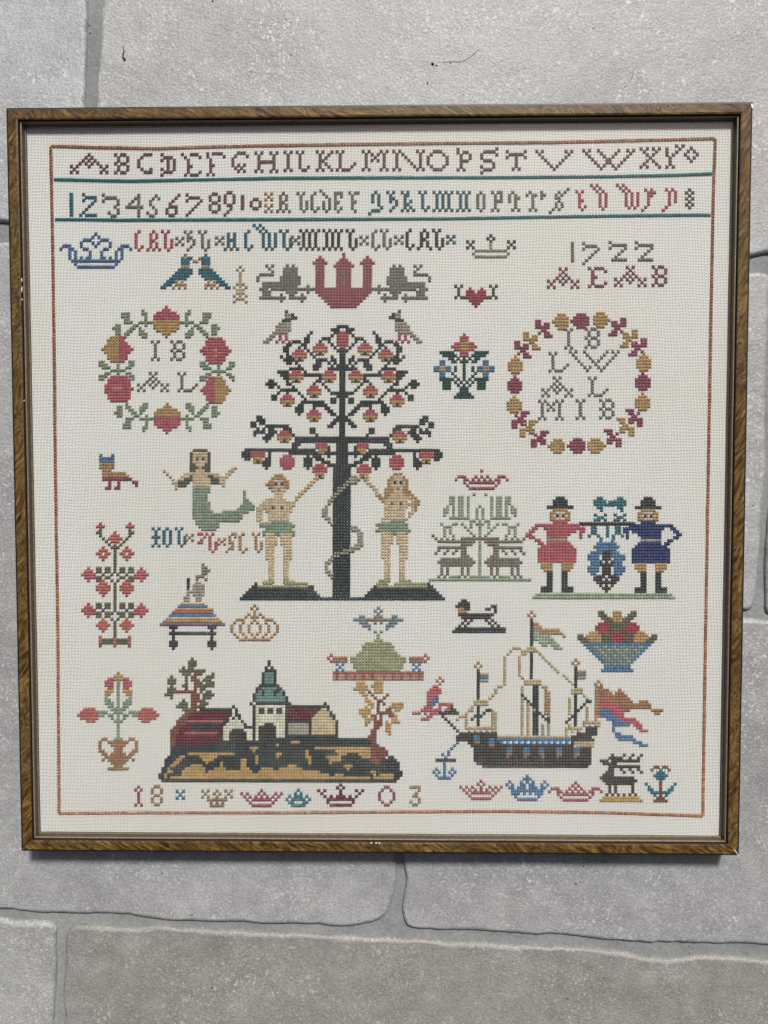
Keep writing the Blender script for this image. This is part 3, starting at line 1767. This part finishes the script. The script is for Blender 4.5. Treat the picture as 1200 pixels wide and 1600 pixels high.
@ L H -805 -293 -733 -293 -806 -422 =gl
% MOTIF deer_under_tree_motif
@ crown c 491 109 835 108 492 -20 &rc M
.........#
..........
.###...#.#
#..##.#.#.
...#.#####
....#.....
.....#####
@ deer_and_tree M 326 -40 980 -41 327 -604 R 30 18
0 h15
1 h7-8 h10-11 h13
2 h7-8 h10-11 h13
3 h7-8 h10-11 h13
4 h6 h8 h10-11 h13 h17
5 h5-6 h8 h10-11 h13 h16
6 h5-6 h8 h10-11 h13 h16
7 h5 h8 h10-11 h13 h16
8 h7-13 h16
9 h14 h15 h17
10 h4 h8-9 h11 h14 h16 h17
11 h5-7 h12 h14 h17
12 h5 h7 h13 h17
13 h5 h7 h14 h17
14 f1 h5 h8 h15 h17
15 f2 h4 h6 h8 f11-16 f17
16 f3-15 h17
17 f11-14 h17
18 f3-12 h17
19 f3 f6 f9 f11-12 h17
20 f2 f5 f8 f11-12 h17
21 f11-13 h17
22 f4-14 h17
23 f3-15 h17
24 f4-14 h17
25:27 f4 f6 f11 f13 h17
28 f3 f5 f10 f12 h7-9 h14-17
29 h0-17
% MOTIF two_men_motif
@ red_coated_man - 945 -65 1321 -65 949 -676 R 32 20 &man
0 d10-12
1 d9-13
2 d9-13
3 d7-15
4 H9-13
5 H8-9 k10-12 H13-14
6 H8 k9 B10 k11 B12 k13 H14
7 H8-9 k10-12 H13-14
8 P9-13
9 P3-17
10 P2-3 P6-19
11 P1-2 P7-16 P18-19
12 P0-1 P7-14 P18
13 P1-2 P7-13 P18
14 P3-4 L7-13
15 P4-5 P7-14
16 P5-15
17:21 P4-16
22 N5-8 N12-15
23 N5-8 N12-15
24 N6-8 N12-14
25:29 d7-8 d12-13
30:31 d5-8 d12-15
@ blue_coated_man - 1558 -67 1931 -67 1565 -681 =man x P>B
@ pole z 1282 -227 1638 -227 1282 -247
###################
@ ground h 989 -681 1899 -680 989 -718
.##############################################.
################################################
@ teal_flower t 1371 -66 1454 -66 1372 -160
.##.
####
####
.##.
..#.
@ teal_flower t 1501 -66 1580 -67 1502 -160
.##.
####
####
.##.
..#.
@ teal_leaf t 1446 -91 1507 -91 1447 -127
.##
###
@ teal_leaf t 1375 -172 1459 -172 1375 -221
#..#
.##.
##.#
@ teal_leaf t 1500 -172 1581 -172 1500 -221
#..#
.##.
##.#
@ teal_stem t 1339 -249 1586 -249 1340 -343
.##...#..##..
.##...#..##..
.##...#..##..
#..#..#.#..#.
....#...#....
@ blue_beetle - 1338 -337 1577 -337 1341 -678 R 18 13
0 b4 b8
1 b3-9
2 b2-10
3 b3-9
4 b1-4 z5-7 b8-10
5 b0-3 z5-7 b8-12
6 b0-3 z5-7 b9-12
7 b1-3 z4 z6 z8 b9-11
8 b1-3 z4-8 b9-11
9 b0-3 z5-7 b9-12
10 b0-3 z5-7 b9-12
11 b1-2 z5-7 b9-11
12 b2 z3-5 z7-9 b10
13 z2-4 z6 z8-10
14 z3-9
15 z4 z6 z8
16 z5-7
17 z6
% MOTIF small_dog_motif
@ dog - 478 -722 821 -721 478 -938 R 12 18
0 z3-4
1 z2-5
2 z1-5 z13-14
3 H2-3 z4-5 z11-12 z14
4 H2-4 z14
5 z2-13
6 z3-12
7 z4 z6 z11 z13
8 z3 z5 z12 z14
9 z2 z4 z13 z15
10 d1-17
11 d0-17
% MOTIF fruit_bowl_motif
@ bowl M 1277 -795 1785 -794 1281 -1187 R 21 14
0 A7-8 N12-13
1 A7-9 N12-13
2 A8-10 N11-13
3 A9-11 N12-13
4 R7-9 A10-13
5 R6-10 A11-13
6 R6-10 A11-13
7 N4-6 R7-9 A10-11 R12-13
8 A0-1 N3-7 A8-10 R11-13
9 A0-2 N3-7 A8-10 R11-13
10 A1-3 N4-7 A8-11 R12-13
11 b2-13
12 b3 K4-13
13 b4 K5-13
14 b5 K6-13
15 b6 K7-13
16 b7 K8-13
17 b8 K9-13
18 K9-13
19 b9-13
20 b8-13
% MOTIF flower_vase_motif
@ vase M -1945 -1195 -1409 -1194 -1956 -1842 R 33 14
0 N13
1 N12-13
2 P10-11 N12-13
3 G13 P9-11
4 G13 P9-11
5 P10-11 G13
6 N9-11 G13
7 N9-10 G13
8 G9 G13
9 G9-10 G13
10 G9-11 G13
11 G10-11 G13
12 G11-12 G13 Q2-5
13 G7-9 G12-13 P1-2 Q3-6
14 G7-8 G10-11 G13 P0-6
15 G11 G13 P2 Q1-6
16 G12-13 Q3-5
17:21 G13
22 G12-13 U8-9
23 U7 U10-13
24 U7 U11-13
25 U7 U12-13
26 U7-8 U12-13
27 U8-9 U11-13
28 U9-13
29 U8 U10-13
30 U11-13
31 U12-13
32 U10-13
% MOTIF farmstead_motif
@ farmstead - -1415 -1101 190 -1097 -1426 -1918 R 42 84
0 A11
1 A10-12 d37
2 A10-12 d37
3 A8 A10-11 d36 d38
4 A7-11 A12-15 d36-39
5 A8-10 C12-13 A14 A18 d35 V36-38 d39
6 A4 A9 C11-12 A16-18 d35 V36-38 d39
7 A3-5 A9 C11-12 A13 A15-17 d35 V36-38 d39
8 A3-5 A9 C12 A13-14 A16-18 d35 V36-38 d39 N67-69 N73-75
9 A4 A8-9 C12 A13-14 A15-17 A18 d34-40 N67-70 N72-75
10 A3-5 C9 C12 A14-15 d33-34 V35-39 d40-41 N66-70 N73-75
11 A3-5 C6-12 A14 A16-17 d33 V34 d35 V36-38 d39-40 V41 d42 N68-69 C71 N73-75
12 A2-4 C11-13 A15-18 d32 V33-34 d35 V36-38 d39 V40-41 d42 N69-70 C72 C77
13 A4 C11-13 A15-17 d32 V33-42 d43 N70 C73 C76
14 A8 C11-13 A14-15 d32 V33-42 d43 N70-71 C74-75
15 A7-9 C11-12 A14-16 d31-44 W32 d56 N71-72 C74 C76 N79-82
16 A6-9 C11-13 A13-15 d25 d32 W33-42 d43-54 d55-57 N70 N72 C74 N78-82
17 A8-9 C10-12 d14-24 d26 d32 W33 z34-35 W36 z37-38 W39 z40-41 W42 d43 x44-53 d54 y55-56 d57 N68-71 C74 C77-78 N80-81
18 C9-11 x12-23 d24 W25 d26 d32 W33 z34-35 W36 z37-38 W39 z40-41 W42 d43 x44-52 d53 y54-57 d58 N68-71 C74-76 C77-78 N79
19 C8-10 x11-22 d23-24 W25 d26-27 d32 W33-42 d43 x44-51 d52 y53-57 d58-59 N69-70 C72-73 C75 C78-79 N80
20 C7-9 x10-22 d23 W24 d25 W26 d27 d32 W33-42 d43 x44-50 d51 y52-58 d59 N70-72 C73 C75 N79-80
21 C6-8 c9-21 d22-23 W24-27 d28 d32 W33-42 d43-51 y52-59 d60 N70-71 C73-75 N77 N79-81
22 C6-8 x9 d10-21 d22 W23-28 d29 d32 W33-35 z36-38 W39-42 d43 s44-50 d51 y52-59 d60 N70 C73-75 N77-78
23 C5-7 x8-11 d12-19 x20-21 W22-28 d29-31 d32 W33 z34-39 W40-42 d43 s44-50 d51 y52-59 d60 C73-74 N77-78
24 C4-6 x7-11 d12-13 x14 d15 x16-17 d18-19 x20 d21 W22-24 z25-28 W29-31 d32 W33 z34-39 W40-42 d43 s44-50 d51 y52-59 d60 C72-73 N77-78
25 C4-6 x7-8 c9-19 x20 d21 W22-23 z24-28 d29 W30-31 d32 W33 z34-39 W40-42 d43 s44-50 d51 y52-59 d60 C72-73 N78
26 C4-5 x6-20 d21 W22-23 z24-28 d29 W30-31 d32 W33 z34-39 W40-42 d43-60 C71-73
27 C4-5 x6-20 d21 W22-23 z24-28 d29 W30-31 d32 W33 z34-39 d40-71 C71-73
28 C4-5 x6-18 d19-71 N45-47 C72-73
29 C4-5 d6-9 x10-14 d15-71 N40 C72-74
30 d4-71 N31-33 N53-71 C72-76
31 d4-71 N32 N50 N60-71 C72-77
32 d4-71 N10-25 N40-41 N50 N61-63 N68-71 C72-77
33 d3-71 N7-8 N14-19 N33 N40 N50-51 N57-61 N69-71 C72-76 d78-79
34 d2-71 N6-7 N15-18 N28-29 N33 N51 N58-61 C72-75 d76-80
35 d2-81 N5-6 N16 N21 N28-29 N33 N51 N58 C73-74
36 d2-81 N4-5 N11-14 N21 N28-29 N44-46 N63-65
37 d1-81 N3 N9-15 N19-22 N28-30 N35-38 N41-48 N64
38 d1-82 N3-4 N8-15 N17-31 N34-54 N72-73
39 d0-82 N2 N8-57 N60-62 N73 N75-79
40 d0-81 N2 N4-65 N66-71 N73-74 N75-79
41 d1-80
% MOTIF fountain_motif
@ fountain M -325 -768 336 -767 -327 -1246 R 25 18
0 j17
1 j16
2 j17
3 f11-12 f16 j17
4 f9 j10-12 f13-17
5 j11-13 f16
6 j12-14
7 j14
8 G16
9 h17
10 h17
11 L16-17
12 L13-17
13 L12-17
14 L12-17
15 L11-17
16 L10-17 P1
17 P0 P2 U3-6 L8-17
18 U1-6 L8-17
19 b3 b5 L9-17
20 b4 L9-17
21 b3 b5 L10-17
22 c2-17
23 c2-17 H2 H4-5 H7-8 H10-11 H13-14 H16-17
24 c2-17 H2 H4-5 H7-8 H10-11 H13-14 H16-17
% MOTIF sailing_ship_motif
@ ship - 221 -795 1430 -793 222 -1814 R 53 64
0 H40
1 H39 H41
2 H40
3 d40
4 d40 H41-42
5 d40 H41-43
6 d40 H41-49
7 d40 h41-42 H43-50
8 d40 h41-46 H51
9 d40 h41-47
10 d40 h43-48
11 d40 h44-45 h47-49
12 X34-36 X39-41 h48-50
13 X33 X37-38 X39-42
14 X32 X37-38 d40 X43
15 X31 X36 d40 X44
16 X31 X36 d40 X45 H55
17 X31 X36 d40 X46 H54 H56 H22
18 X31 X36 d40 X47 H55 H21 H23
19 X31 X36 d40 X48 d55 H22
20 X31 X36 d40 X49 d55 H56-58 d22
21 X31 X36 d40 X51 d55 b56-58 d22 H23-25
22 X31 X37 d40 X52 d55 s56-58 d22 b23-25 H9
23 X31 X38-43 X53 d55 d22 s23-25 H8 H10
24 X31 X38-43 X54 d55 d22 H9 H62
25 X29-30 X37 d41-42 X44 X45 d55 d22 P7-8 H62
26 X28 X37 d41-42 H45 X54-57 d22 P6-9 H62
27 X28 X37 d41-42 H45-46 X54-57 d22 P5-9 H62
28 X27 d37 d41-42 H45-46 d55 X58 d22 P5-8 H62
29 X26 X37 d38 d41-42 H45-46 X53 d55 X59 d22 P5-6 b7-8 H62
30 X37 d39 d41-42 H45-46 X53 d55 d59-60 X21-25 P5-6 b7-8 H62
31 X37 X39 d40-42 H45-46 X53 d55 d58 X21-25 P5 b6-7 P9-13 H62
32 X37 X39 d41-42 H45-46 X53 d55 d57 X59 X20 d22 P4-6 P9 P12 d13 H62
33 X37 X39 X41 d42 H45-46 X53 d55-56 X59 X19-20 d22 d25-26 X27 P3-8 P9 P11-12 d13-14 H62
34 X37 X39 d41-43 H45-46 X53 d55 X59 X18 d22 d24 X27-28 P0-2 P4 P6-8 d9-15 H62
35 X37 X39 d41-42 d44 H46 d54-55 X59 X16-18 d21-22 d23 X27-28 d10 P5-6 H62
36 X37 X39 d41-42 d45-46 d53 d55 X59 X15 X18 d20 d22 X27-28 P3-5 d11 H62
37 X37 X39 d41-42 d46 d52 d55 X58-63 X18 d22 X27-28 d12
38 X37 X39 d41-42 s44 s46 X53 d55 X58 X60 X62-63 X18 d22 X27-28 d13
39 X37 X39 d41-42 s44 s46 X52-57 Z59-62 X18-28 Z14
40 X37 X39 d41-42 s44 s46 X52 X54 X56 Z59-62 X19 X21 X23 X25 X27-28 Z15
41 X37 X39 d41-42 s44 s46 X52 Z56-62 Z16-28
42 X29-53 X37 Z54-60 Z15-28 b21-22
43 b29-53 Z54-61 Z15-28 b21-22 b26-27
44 b30-53 Z54 X55-61 Z19-29 U21-22 b26-27 b15 l31 l33 l35 l37 l39 l41 l43 l45 l47 l49 l51 l53
45 Z20-54 X56-61 U26-27 b14
46 Z21-60 b32-33 b38-39 b43-44 b49-50 b55-56 b13
47 Z21-60 b32-33 b38-39 b43-44 b49-50 b55-56 b12
48 Z21-60 U32-33 U38-39 U43-44 U49-50 U55-56 b10 b12
49 Z21-60 U32 U38 U44 U49 U55 b11
50 Z21-60 Z8-14
51 Z22-60
52 Z24-59
@ anchor b 355 -1774 508 -1773 355 -1890
....#....
....#....
.#..#..#.
#.#.#.#.#
.#..#..#.
..#####..
@ flag - 1388 -1238 1828 -1237 1393 -1673 R 23 23
0 n1
1 n0 n2
2 U1-2
3 U1-4 U8
4 U1-5 U7-9
5 U1-10
6 U1-11
7 U1 P2-4 U5-12 U15-17
8 U1 P2-7 U8-18
9 U1 P2-8 U9-18
10 U1 b2-4 P5-8 U9-11 U19-22
11 U1 b2-5 P6-9 U20-21
12 U1 b2-6 P7-9
13 b4-7 P8-13
14 b6-9 P10-14
15 b6-11 P13-15
16 b6 P14-15
17 b6 P15-17
18 b7-8
19 b7-12
20 b8-13
21 b13-15
22 b15-17
% MOTIF black_stag_motif
@ stag - 1428 -1719 1705 -1718 1431 -2034 R 17 15
0 Z4 Z8 Z11 Z14
1 Z3-7 Z10 Z13
2 Z0-2 Z4-13
3 Z1-5
4 Z3-13
5 Z3-4 Z7 Z10 Z13
6 Z2-4 Z8 Z11 Z14
7 Z1-4
8 Z0-11
9 Z1-12
10 Z2-11
11:13 Z3 Z5 Z11
14 Z2 Z4 Z6 Z8 Z10 Z12
15 N1-13
16 N0-14
% MOTIF teal_flower_motif
@ flower M 1718 -1796 1921 -1795 1721 -2035 R 13 6
0 C3-4
1 C2 t5
2 t4-5
3 t3-5
4 t4-5
5 C5
6 C5 t0
7 C5 t1
8 C5 t1-2
9 C5 t2-4
10 C5 t3
11 C4-5
12 C3-5
% ROW bottom_row
@ 1 q -1584 -1940 -1527 -1940 -1586 -2080
.#.
#.#
.#.
.#.
.#.
.#.
#.#
@ 8 u -1476 -1938 -1396 -1937 -1478 -2076
.##.
#..#
#..#
.##.
#..#
#..#
.##.
@ cross t -1314 -1967 -1252 -1967 -1315 -2034
#.#
.#.
#.#
@ crown u -1148 -1964 -939 -1963 -1150 -2082
#.#..#..#.#
.#..#.#..#.
#.#..#..#.#
..#######..
...#.#.#...
...#####...
@ crown q -892 -1962 -616 -1961 -893 -2080
.......#.......
#.#...#.#...#.#
.#.#.#.#.#.#.#.
..#.#######.#..
...#.......#...
....#######....
@ crown t -599 -1957 -432 -1956 -600 -2078
....#....
...#.#...
.#.###.#.
#.#####.#
.##...##.
..#####..
@ crown x -394 -1921 -87 -1919 -394 -2075
.......#.......
......#.#......
#.#....#....#.#
.#.....#.....#.
..#.#.###.#.#..
...#########...
...#.......#...
....#######....
@ 0 q 2 -1935 114 -1934 2 -2071
..##..
.#..#.
#....#
#....#
#....#
.#..#.
..##..
@ 3 u 205 -1934 278 -1933 205 -2069
####
...#
..#.
.##.
...#
#..#
.##.
@ crown c 528 -1893 808 -1891 529 -2027
.......#.......
......#.#......
#.#.#..#..#.#.#
.#.#.#.#.#.#.#.
..#.#######.#..
...#.......#...
....#######....
@ crown b 824 -1857 1106 -1856 825 -2030
.......#.......
......###......
.#...#.#.#...#.
#.#..##.##..#.#
.##.###.###.##.
..###########..
..###.#.#.###..
...#.......#...
....#######....
@ crown c 1099 -1901 1452 -1900 1100 -2032
.........#.........
........#.#........
.###...#.#.#...###.
#..##.#.#.#.#.##..#
...#.#########.#...
....#.........#....
.....#########.....
"""
NAMES = {'m': 'maroon', 't': 'teal', 'g': 'grey', 'p': 'rose pink', 'n': 'tan', 'o': 'olive', 'd': 'charcoal', 'r': 'dusky red', 'H': 'ochre', 'q': 'mauve pink', 'U': 'brown', 'u': 'brown', 'b': 'blue', 'c': 'dusky red', 'x': 'dark maroon'}
DEF = {}; parent = root; items = []; cur = None; pname = None
for ln in DATA.strip('\n').split('\n'):
    if ln.startswith('%'):
        pname = ln.split()[-1] if len(ln.split()) > 2 else None
        items.append(['%', ln[2:].split(), []])
    elif ln.startswith('@'): items.append(['@', ln.split()[1:], []])
    elif ln.strip(): items[-1][2].append(ln)

def grid_of(hd, rows):
    opts = hd[8:]; mode = hd[1]
    flips = ''
    ref = None; sub = None; M = mode in 'MD' and mode or None
    size = None; i = 0
    while i < len(opts):
        o = opts[i]
        if o == 'R': size = (int(opts[i+1]), int(opts[i+2])); i += 2
        elif o[0] == '=': ref = o[1:]
        elif o == 'M': M = 'M'
        elif '>' in o: sub = o
        elif o in ('x', 'y', 'xy'): flips = o
        i += 1
    if ref: g = [list(r) for r in DEF[ref]]
    elif size:
        g = [['.']*size[1] for _ in range(size[0])]
        for r in rows:
            tk = r.split()
            rr = tk[0].split(':'); r0 = int(rr[0]); r1 = int(rr[-1])
            for q in tk[1:]:
                c_ = q[0]; ab = q[1:].split('-'); a_ = int(ab[0]); b_ = int(ab[-1])
                for y in range(r0, r1+1):
                    for x in range(a_, min(b_, size[1]-1)+1): g[y][x] = c_
    else:
        wd = max(len(r) for r in rows); g = [list(r.ljust(wd, '.')) for r in rows]
    for o in opts:
        if o[0] == '&': DEF[o[1:]] = [list(r) for r in g]
    if M == 'M': g = [r + r[-2::-1] for r in g]
    if M == 'D': g = [r + r[::-1] for r in g]
    if 'x' in flips: g = [r[::-1] for r in g]
    if 'y' in flips: g = g[::-1]
    if sub: g = [[sub[2] if c_ == sub[0] else c_ for c_ in r] for r in g]
    base = mode if mode not in 'MD-' else 'd'
    return [[base if c_ == '#' else c_ for c_ in r] for r in g], base

MOT = {
 'crown_motif': None, 'birds_motif': 'pair of teal birds beak to beak', 'topiary_motif': 'pale clipped tree', 'lions_and_castle_motif': 'dusky red castle between two grey lions',
 'heart_motif': 'red heart between two grey letters', 'apple_tree_motif': 'dark apple tree with a serpent and two figures beneath', 'fruit_wreath': 'wreath of red and gold fruit round four grey letters',
 'ball_and_bow_wreath': 'wreath of gold and pink balls and bows round grey letters'}

def cells(cl, g, q, lift=0.0):
    x0, y0, xr, yr, xb, yb = [v_/1e4 for v_ in q]
    R_, C_ = len(g), len(g[0])
    ux, uy = (xr-x0)/C_, (yr-y0)/C_; vx, vy = (xb-x0)/R_, (yb-y0)/R_
    for r in range(R_):
        for c_ in range(C_):
            ch = g[r][c_]
            if ch in '. ': continue
            if ch == 'K': ch = 'j' if (r*2+c_) % 3 else 'L'
            rgb = RGB.get(ch, RGB['d'])
            X = x0+ux*(c_+.5)+vx*(r+.5); Y = y0+uy*(c_+.5)+vy*(r+.5)
            full = sum(1 for a_, b_ in ((r-1, c_), (r+1, c_), (r, c_-1), (r, c_+1)) if 0 <= a_ < R_ and 0 <= b_ < C_ and g[a_][b_] not in '. ')
            cl.cross(X, Y, ux/2, uy/2, -vx/2, -vy/2, rgb, lift, full-1)

CROWN_LABEL = iter(['blue crown with curled arms', 'pale green crown with dark crosses', 'large ochre arched crown'])
grp = None
for kind_, hd, rows in items:
    if kind_ == '%':
        mems = []
        pending = hd[1] if len(hd) > 1 else None; isrow = hd[0] == 'ROW'; grp = pending
        if pending:
            grp = empty(pending, root)
            if pending in MOT and MOT[pending]: grp['label'] = MOT[pending]
            single = None
        continue
    if grp is None or hd[0].endswith('_motif'):
        cl = Cloth(); g, base = grid_of(hd, rows); cells(cl, g, list(map(float, hd[2:8])))
        nm = hd[0]; lab = MOT.get(nm) or (next(CROWN_LABEL) if nm == 'crown_motif' else None)
        cl.build(nm, root, lab); continue
    cl = Cloth(); g, base = grid_of(hd, rows)
    cells(cl, g, list(map(float, hd[2:8])), .00022 if hd[0] in ('serpent', 'pole', 'anchor') else 0.0)
    nm = hd[0]; lab = None
    if len(nm) == 1:
        cn = NAMES.get(base, '')
        lab = '%s %s %s' % (cn, 'numeral' if nm.isdigit() else 'letter', nm) if nm != '*' else cn + ' diamond'
        nm = 'numeral' if nm.isdigit() else 'diamond' if nm == '*' else 'letter'
    elif nm in ('crown', 'cross', 'ornament') and isrow: lab = NAMES.get(base, '') + ' ' + nm
    if nm == 'stool' : nm = 'bird_on_stool'
    cl.build(nm, grp, lab)

# a group that holds a single piece becomes that piece
for o in [o for o in bpy.data.objects if o.parent == root and o.type == 'EMPTY']:
    ch = [c_ for c_ in bpy.data.objects if c_.parent == o]
    if len(ch) == 1:
        nm = o.name; lb = o.get('label'); c_ = ch[0]
        bpy.data.objects.remove(o); c_.parent = root; c_.name = nm
        if lb: c_['label'] = lb

# running lines of crossed stitches: the border and two teal dividers
LINES = {'border_top': [(-2054, 2143), (-1767, 2133), (-1363, 2122), (-1161, 2128), (-759, 2135), (-277, 2139), (443, 2142), (1081, 2143), (1636, 2151), (2103, 2159)], 'border_right': [(2103, 2159), (2097, 1831), (2094, 1041), (2093, -164), (2093, -1394), (2094, -2123)], 'border_bottom': [(2094, -2123), (1485, -2105), (826, -2099), (206, -2106), (-667, -2117), (-1543, -2122), (-2080, -2129)], 'border_left': [(-2080, -2129), (-2067, -990), (-2061, 247), (-2053, 1459), (-2054, 2143)], 'divider_one': [(-2038, 1936), (-1568, 1923), (-1285, 1926), (-599, 1935), (84, 1933), (764, 1930), (1441, 1931), (1837, 1936), (2087, 1944)], 'divider_two': [(-2035, 1688), (-1572, 1681), (-1045, 1680), (-158, 1679), (445, 1678), (1084, 1685), (1642, 1691), (2083, 1691)]}
def run(pts, rgb, name, label, step=0.00188):
    cl = Cloth(.33, 1.0) if name == 'stitched_border' else Cloth(.335); pts = [Vector((x/1e4, y/1e4)) for x, y in pts]
    seg = [(a, b, (b-a).length) for a, b in zip(pts, pts[1:])]; tot = sum(s[2] for s in seg)
    n = max(2, int(round(tot/step)))
    base_rgb = rgb; tone = 1
    for i in range(n):
        tone = random.uniform(.72, 1.28)
        rgb = tuple(x*(tone if name == 'stitched_border' else 1) for x in base_rgb)
        d = (i+.5)/n*tot
        for a, b, L in seg:
            if d <= L or (a, b, L) == seg[-1]: break
            d -= L
        p = a.lerp(b, min(1, d/L)); t_ = (b-a).normalized()*(tot/n/2)*(.84 if name == 'stitched_border' else 1); pf = 1.22 if name == 'stitched_border' else .95
        if abs(t_.x) > abs(t_.y):
            t_ = t_ if t_.x > 0 else -t_; cl.cross(p.x, p.y, t_.x, t_.y, -t_.y*pf, t_.x*pf, rgb)
        else:
            t_ = t_ if t_.y > 0 else -t_; cl.cross(p.x, p.y, t_.y*pf, -t_.x*pf, t_.x, t_.y, rgb)
    return cl.build(name, root, label)
CORAL = lin('a57258'); TEAL = lin('2a7476')
for k_ in ('border_top', 'border_right', 'border_bottom', 'border_left'): run(LINES[k_], CORAL, 'stitched_border', None)
run(LINES['divider_one'], TEAL, 'divider_line', 'teal line under the capital letters'); run(LINES['divider_two'], TEAL, 'divider_line', 'teal line under the numerals')

# ------------------------------------------------------------------ bits lying on the tiles
DEB = {'twig': [(-1631, 2828), (-1628, 2796), (-1637, 2764), (-1620, 2740)], 'hair': [(411, 2710), (452, 2711), (533, 2709), (582, 2732), (619, 2760), (635, 2776)], 'hair2': [(2230, 3071), (2231, 3007), (2243, 2968), (2272, 2943)], 'hair3': [(1633, 2647), (1622, 2599), (1602, 2568), (1561, 2528)], 'crumbs': [(353, 2698), (378, 2688), (321, 2578), (643, 2784), (1272, 3009), (1375, 2912), (-556, 2762), (-1055, 3103), (550, 2504), (468, 2701), (-1319, 2681), (-1853, 2959), (2390, -2294), (1342, -2634), (1183, -2967), (1510, -2498), (1366, -2530), (1017, -2423), (1506, -3289), (1264, -3432), (1955, -3425), (1316, -2647), (-1383, -2881), (-1253, -2880), (-134, -2907), (2455, 291), (2442, -128), (-1413, -3554)]}
def strand(pts, r0, r1, z, name, mat, label, cat):
    P_ = [Vector((x/1e4, y/1e4, z)) for x, y in pts]
    Q = []
    for i in range(len(P_)-1):
        for k_ in range(4): Q.append(P_[i].lerp(P_[i+1], k_/4)+Vector((0, 0, .0002*math.sin((i*4+k_)*.8))))
    Q.append(P_[-1]); V, F = [], []
    for i, p in enumerate(Q):
        d = (Q[min(i+1, len(Q)-1)]-Q[max(i-1, 0)]).normalized(); s_ = Vector((-d.y, d.x, 0))
        r = r0+(r1-r0)*i/len(Q)
        for k_ in range(5):
            a_ = k_*2*math.pi/5; V.append(tuple(p+s_*r*math.cos(a_)+Vector((0, 0, r*math.sin(a_)))))
    for i in range(len(Q)-1):
        for k_ in range(5): F.append((i*5+k_, i*5+(k_+1) % 5, i*5+5+(k_+1) % 5, i*5+5+k_))
    o = link(name, mesh(name, V, F, True), mat); o['label'] = label; o['category'] = cat; return o
strand(DEB['twig'], .0003, .0006, .0006, 'dry_stalk', TWIG, 'tiny forked brown stalk on the pale tile above the frame', 'twig')
strand(DEB['hair'], .00010, .00010, .0003, 'stray_hair', HAIR, 'long curved dark hair on the tile above the frame', 'hair')
strand(DEB['hair3'], .00008, .00008, .0003, 'stray_hair', HAIR, 'short faint hair on the tile just above the right part of the frame', 'hair')
V, F = [], []
for i, (x, y) in enumerate(DEB['crumbs']):
    r = (.0013, .0009, .0009)[i] if i < 3 else random.uniform(.0004, .0008); b = len(V); cx, cy = x/1e4, y/1e4
    a0 = random.uniform(0, 3); ex = random.uniform(.5, 1)
    for k_ in range(6):
        a_ = k_*math.pi/3; u_ = r*math.cos(a_)*random.uniform(.8, 1.1); v_ = r*ex*math.sin(a_)
        V.append((cx+u_*math.cos(a0)-v_*math.sin(a0), cy+u_*math.sin(a0)+v_*math.cos(a0), .0))
    V.append((cx, cy, r*.9))
    for k_ in range(6): F.append((b+k_, b+(k_+1) % 6, b+6))
link('grit', mesh('grit', V, F), CRUMB, kind='stuff', label='scattered dark grit on the stone floor')
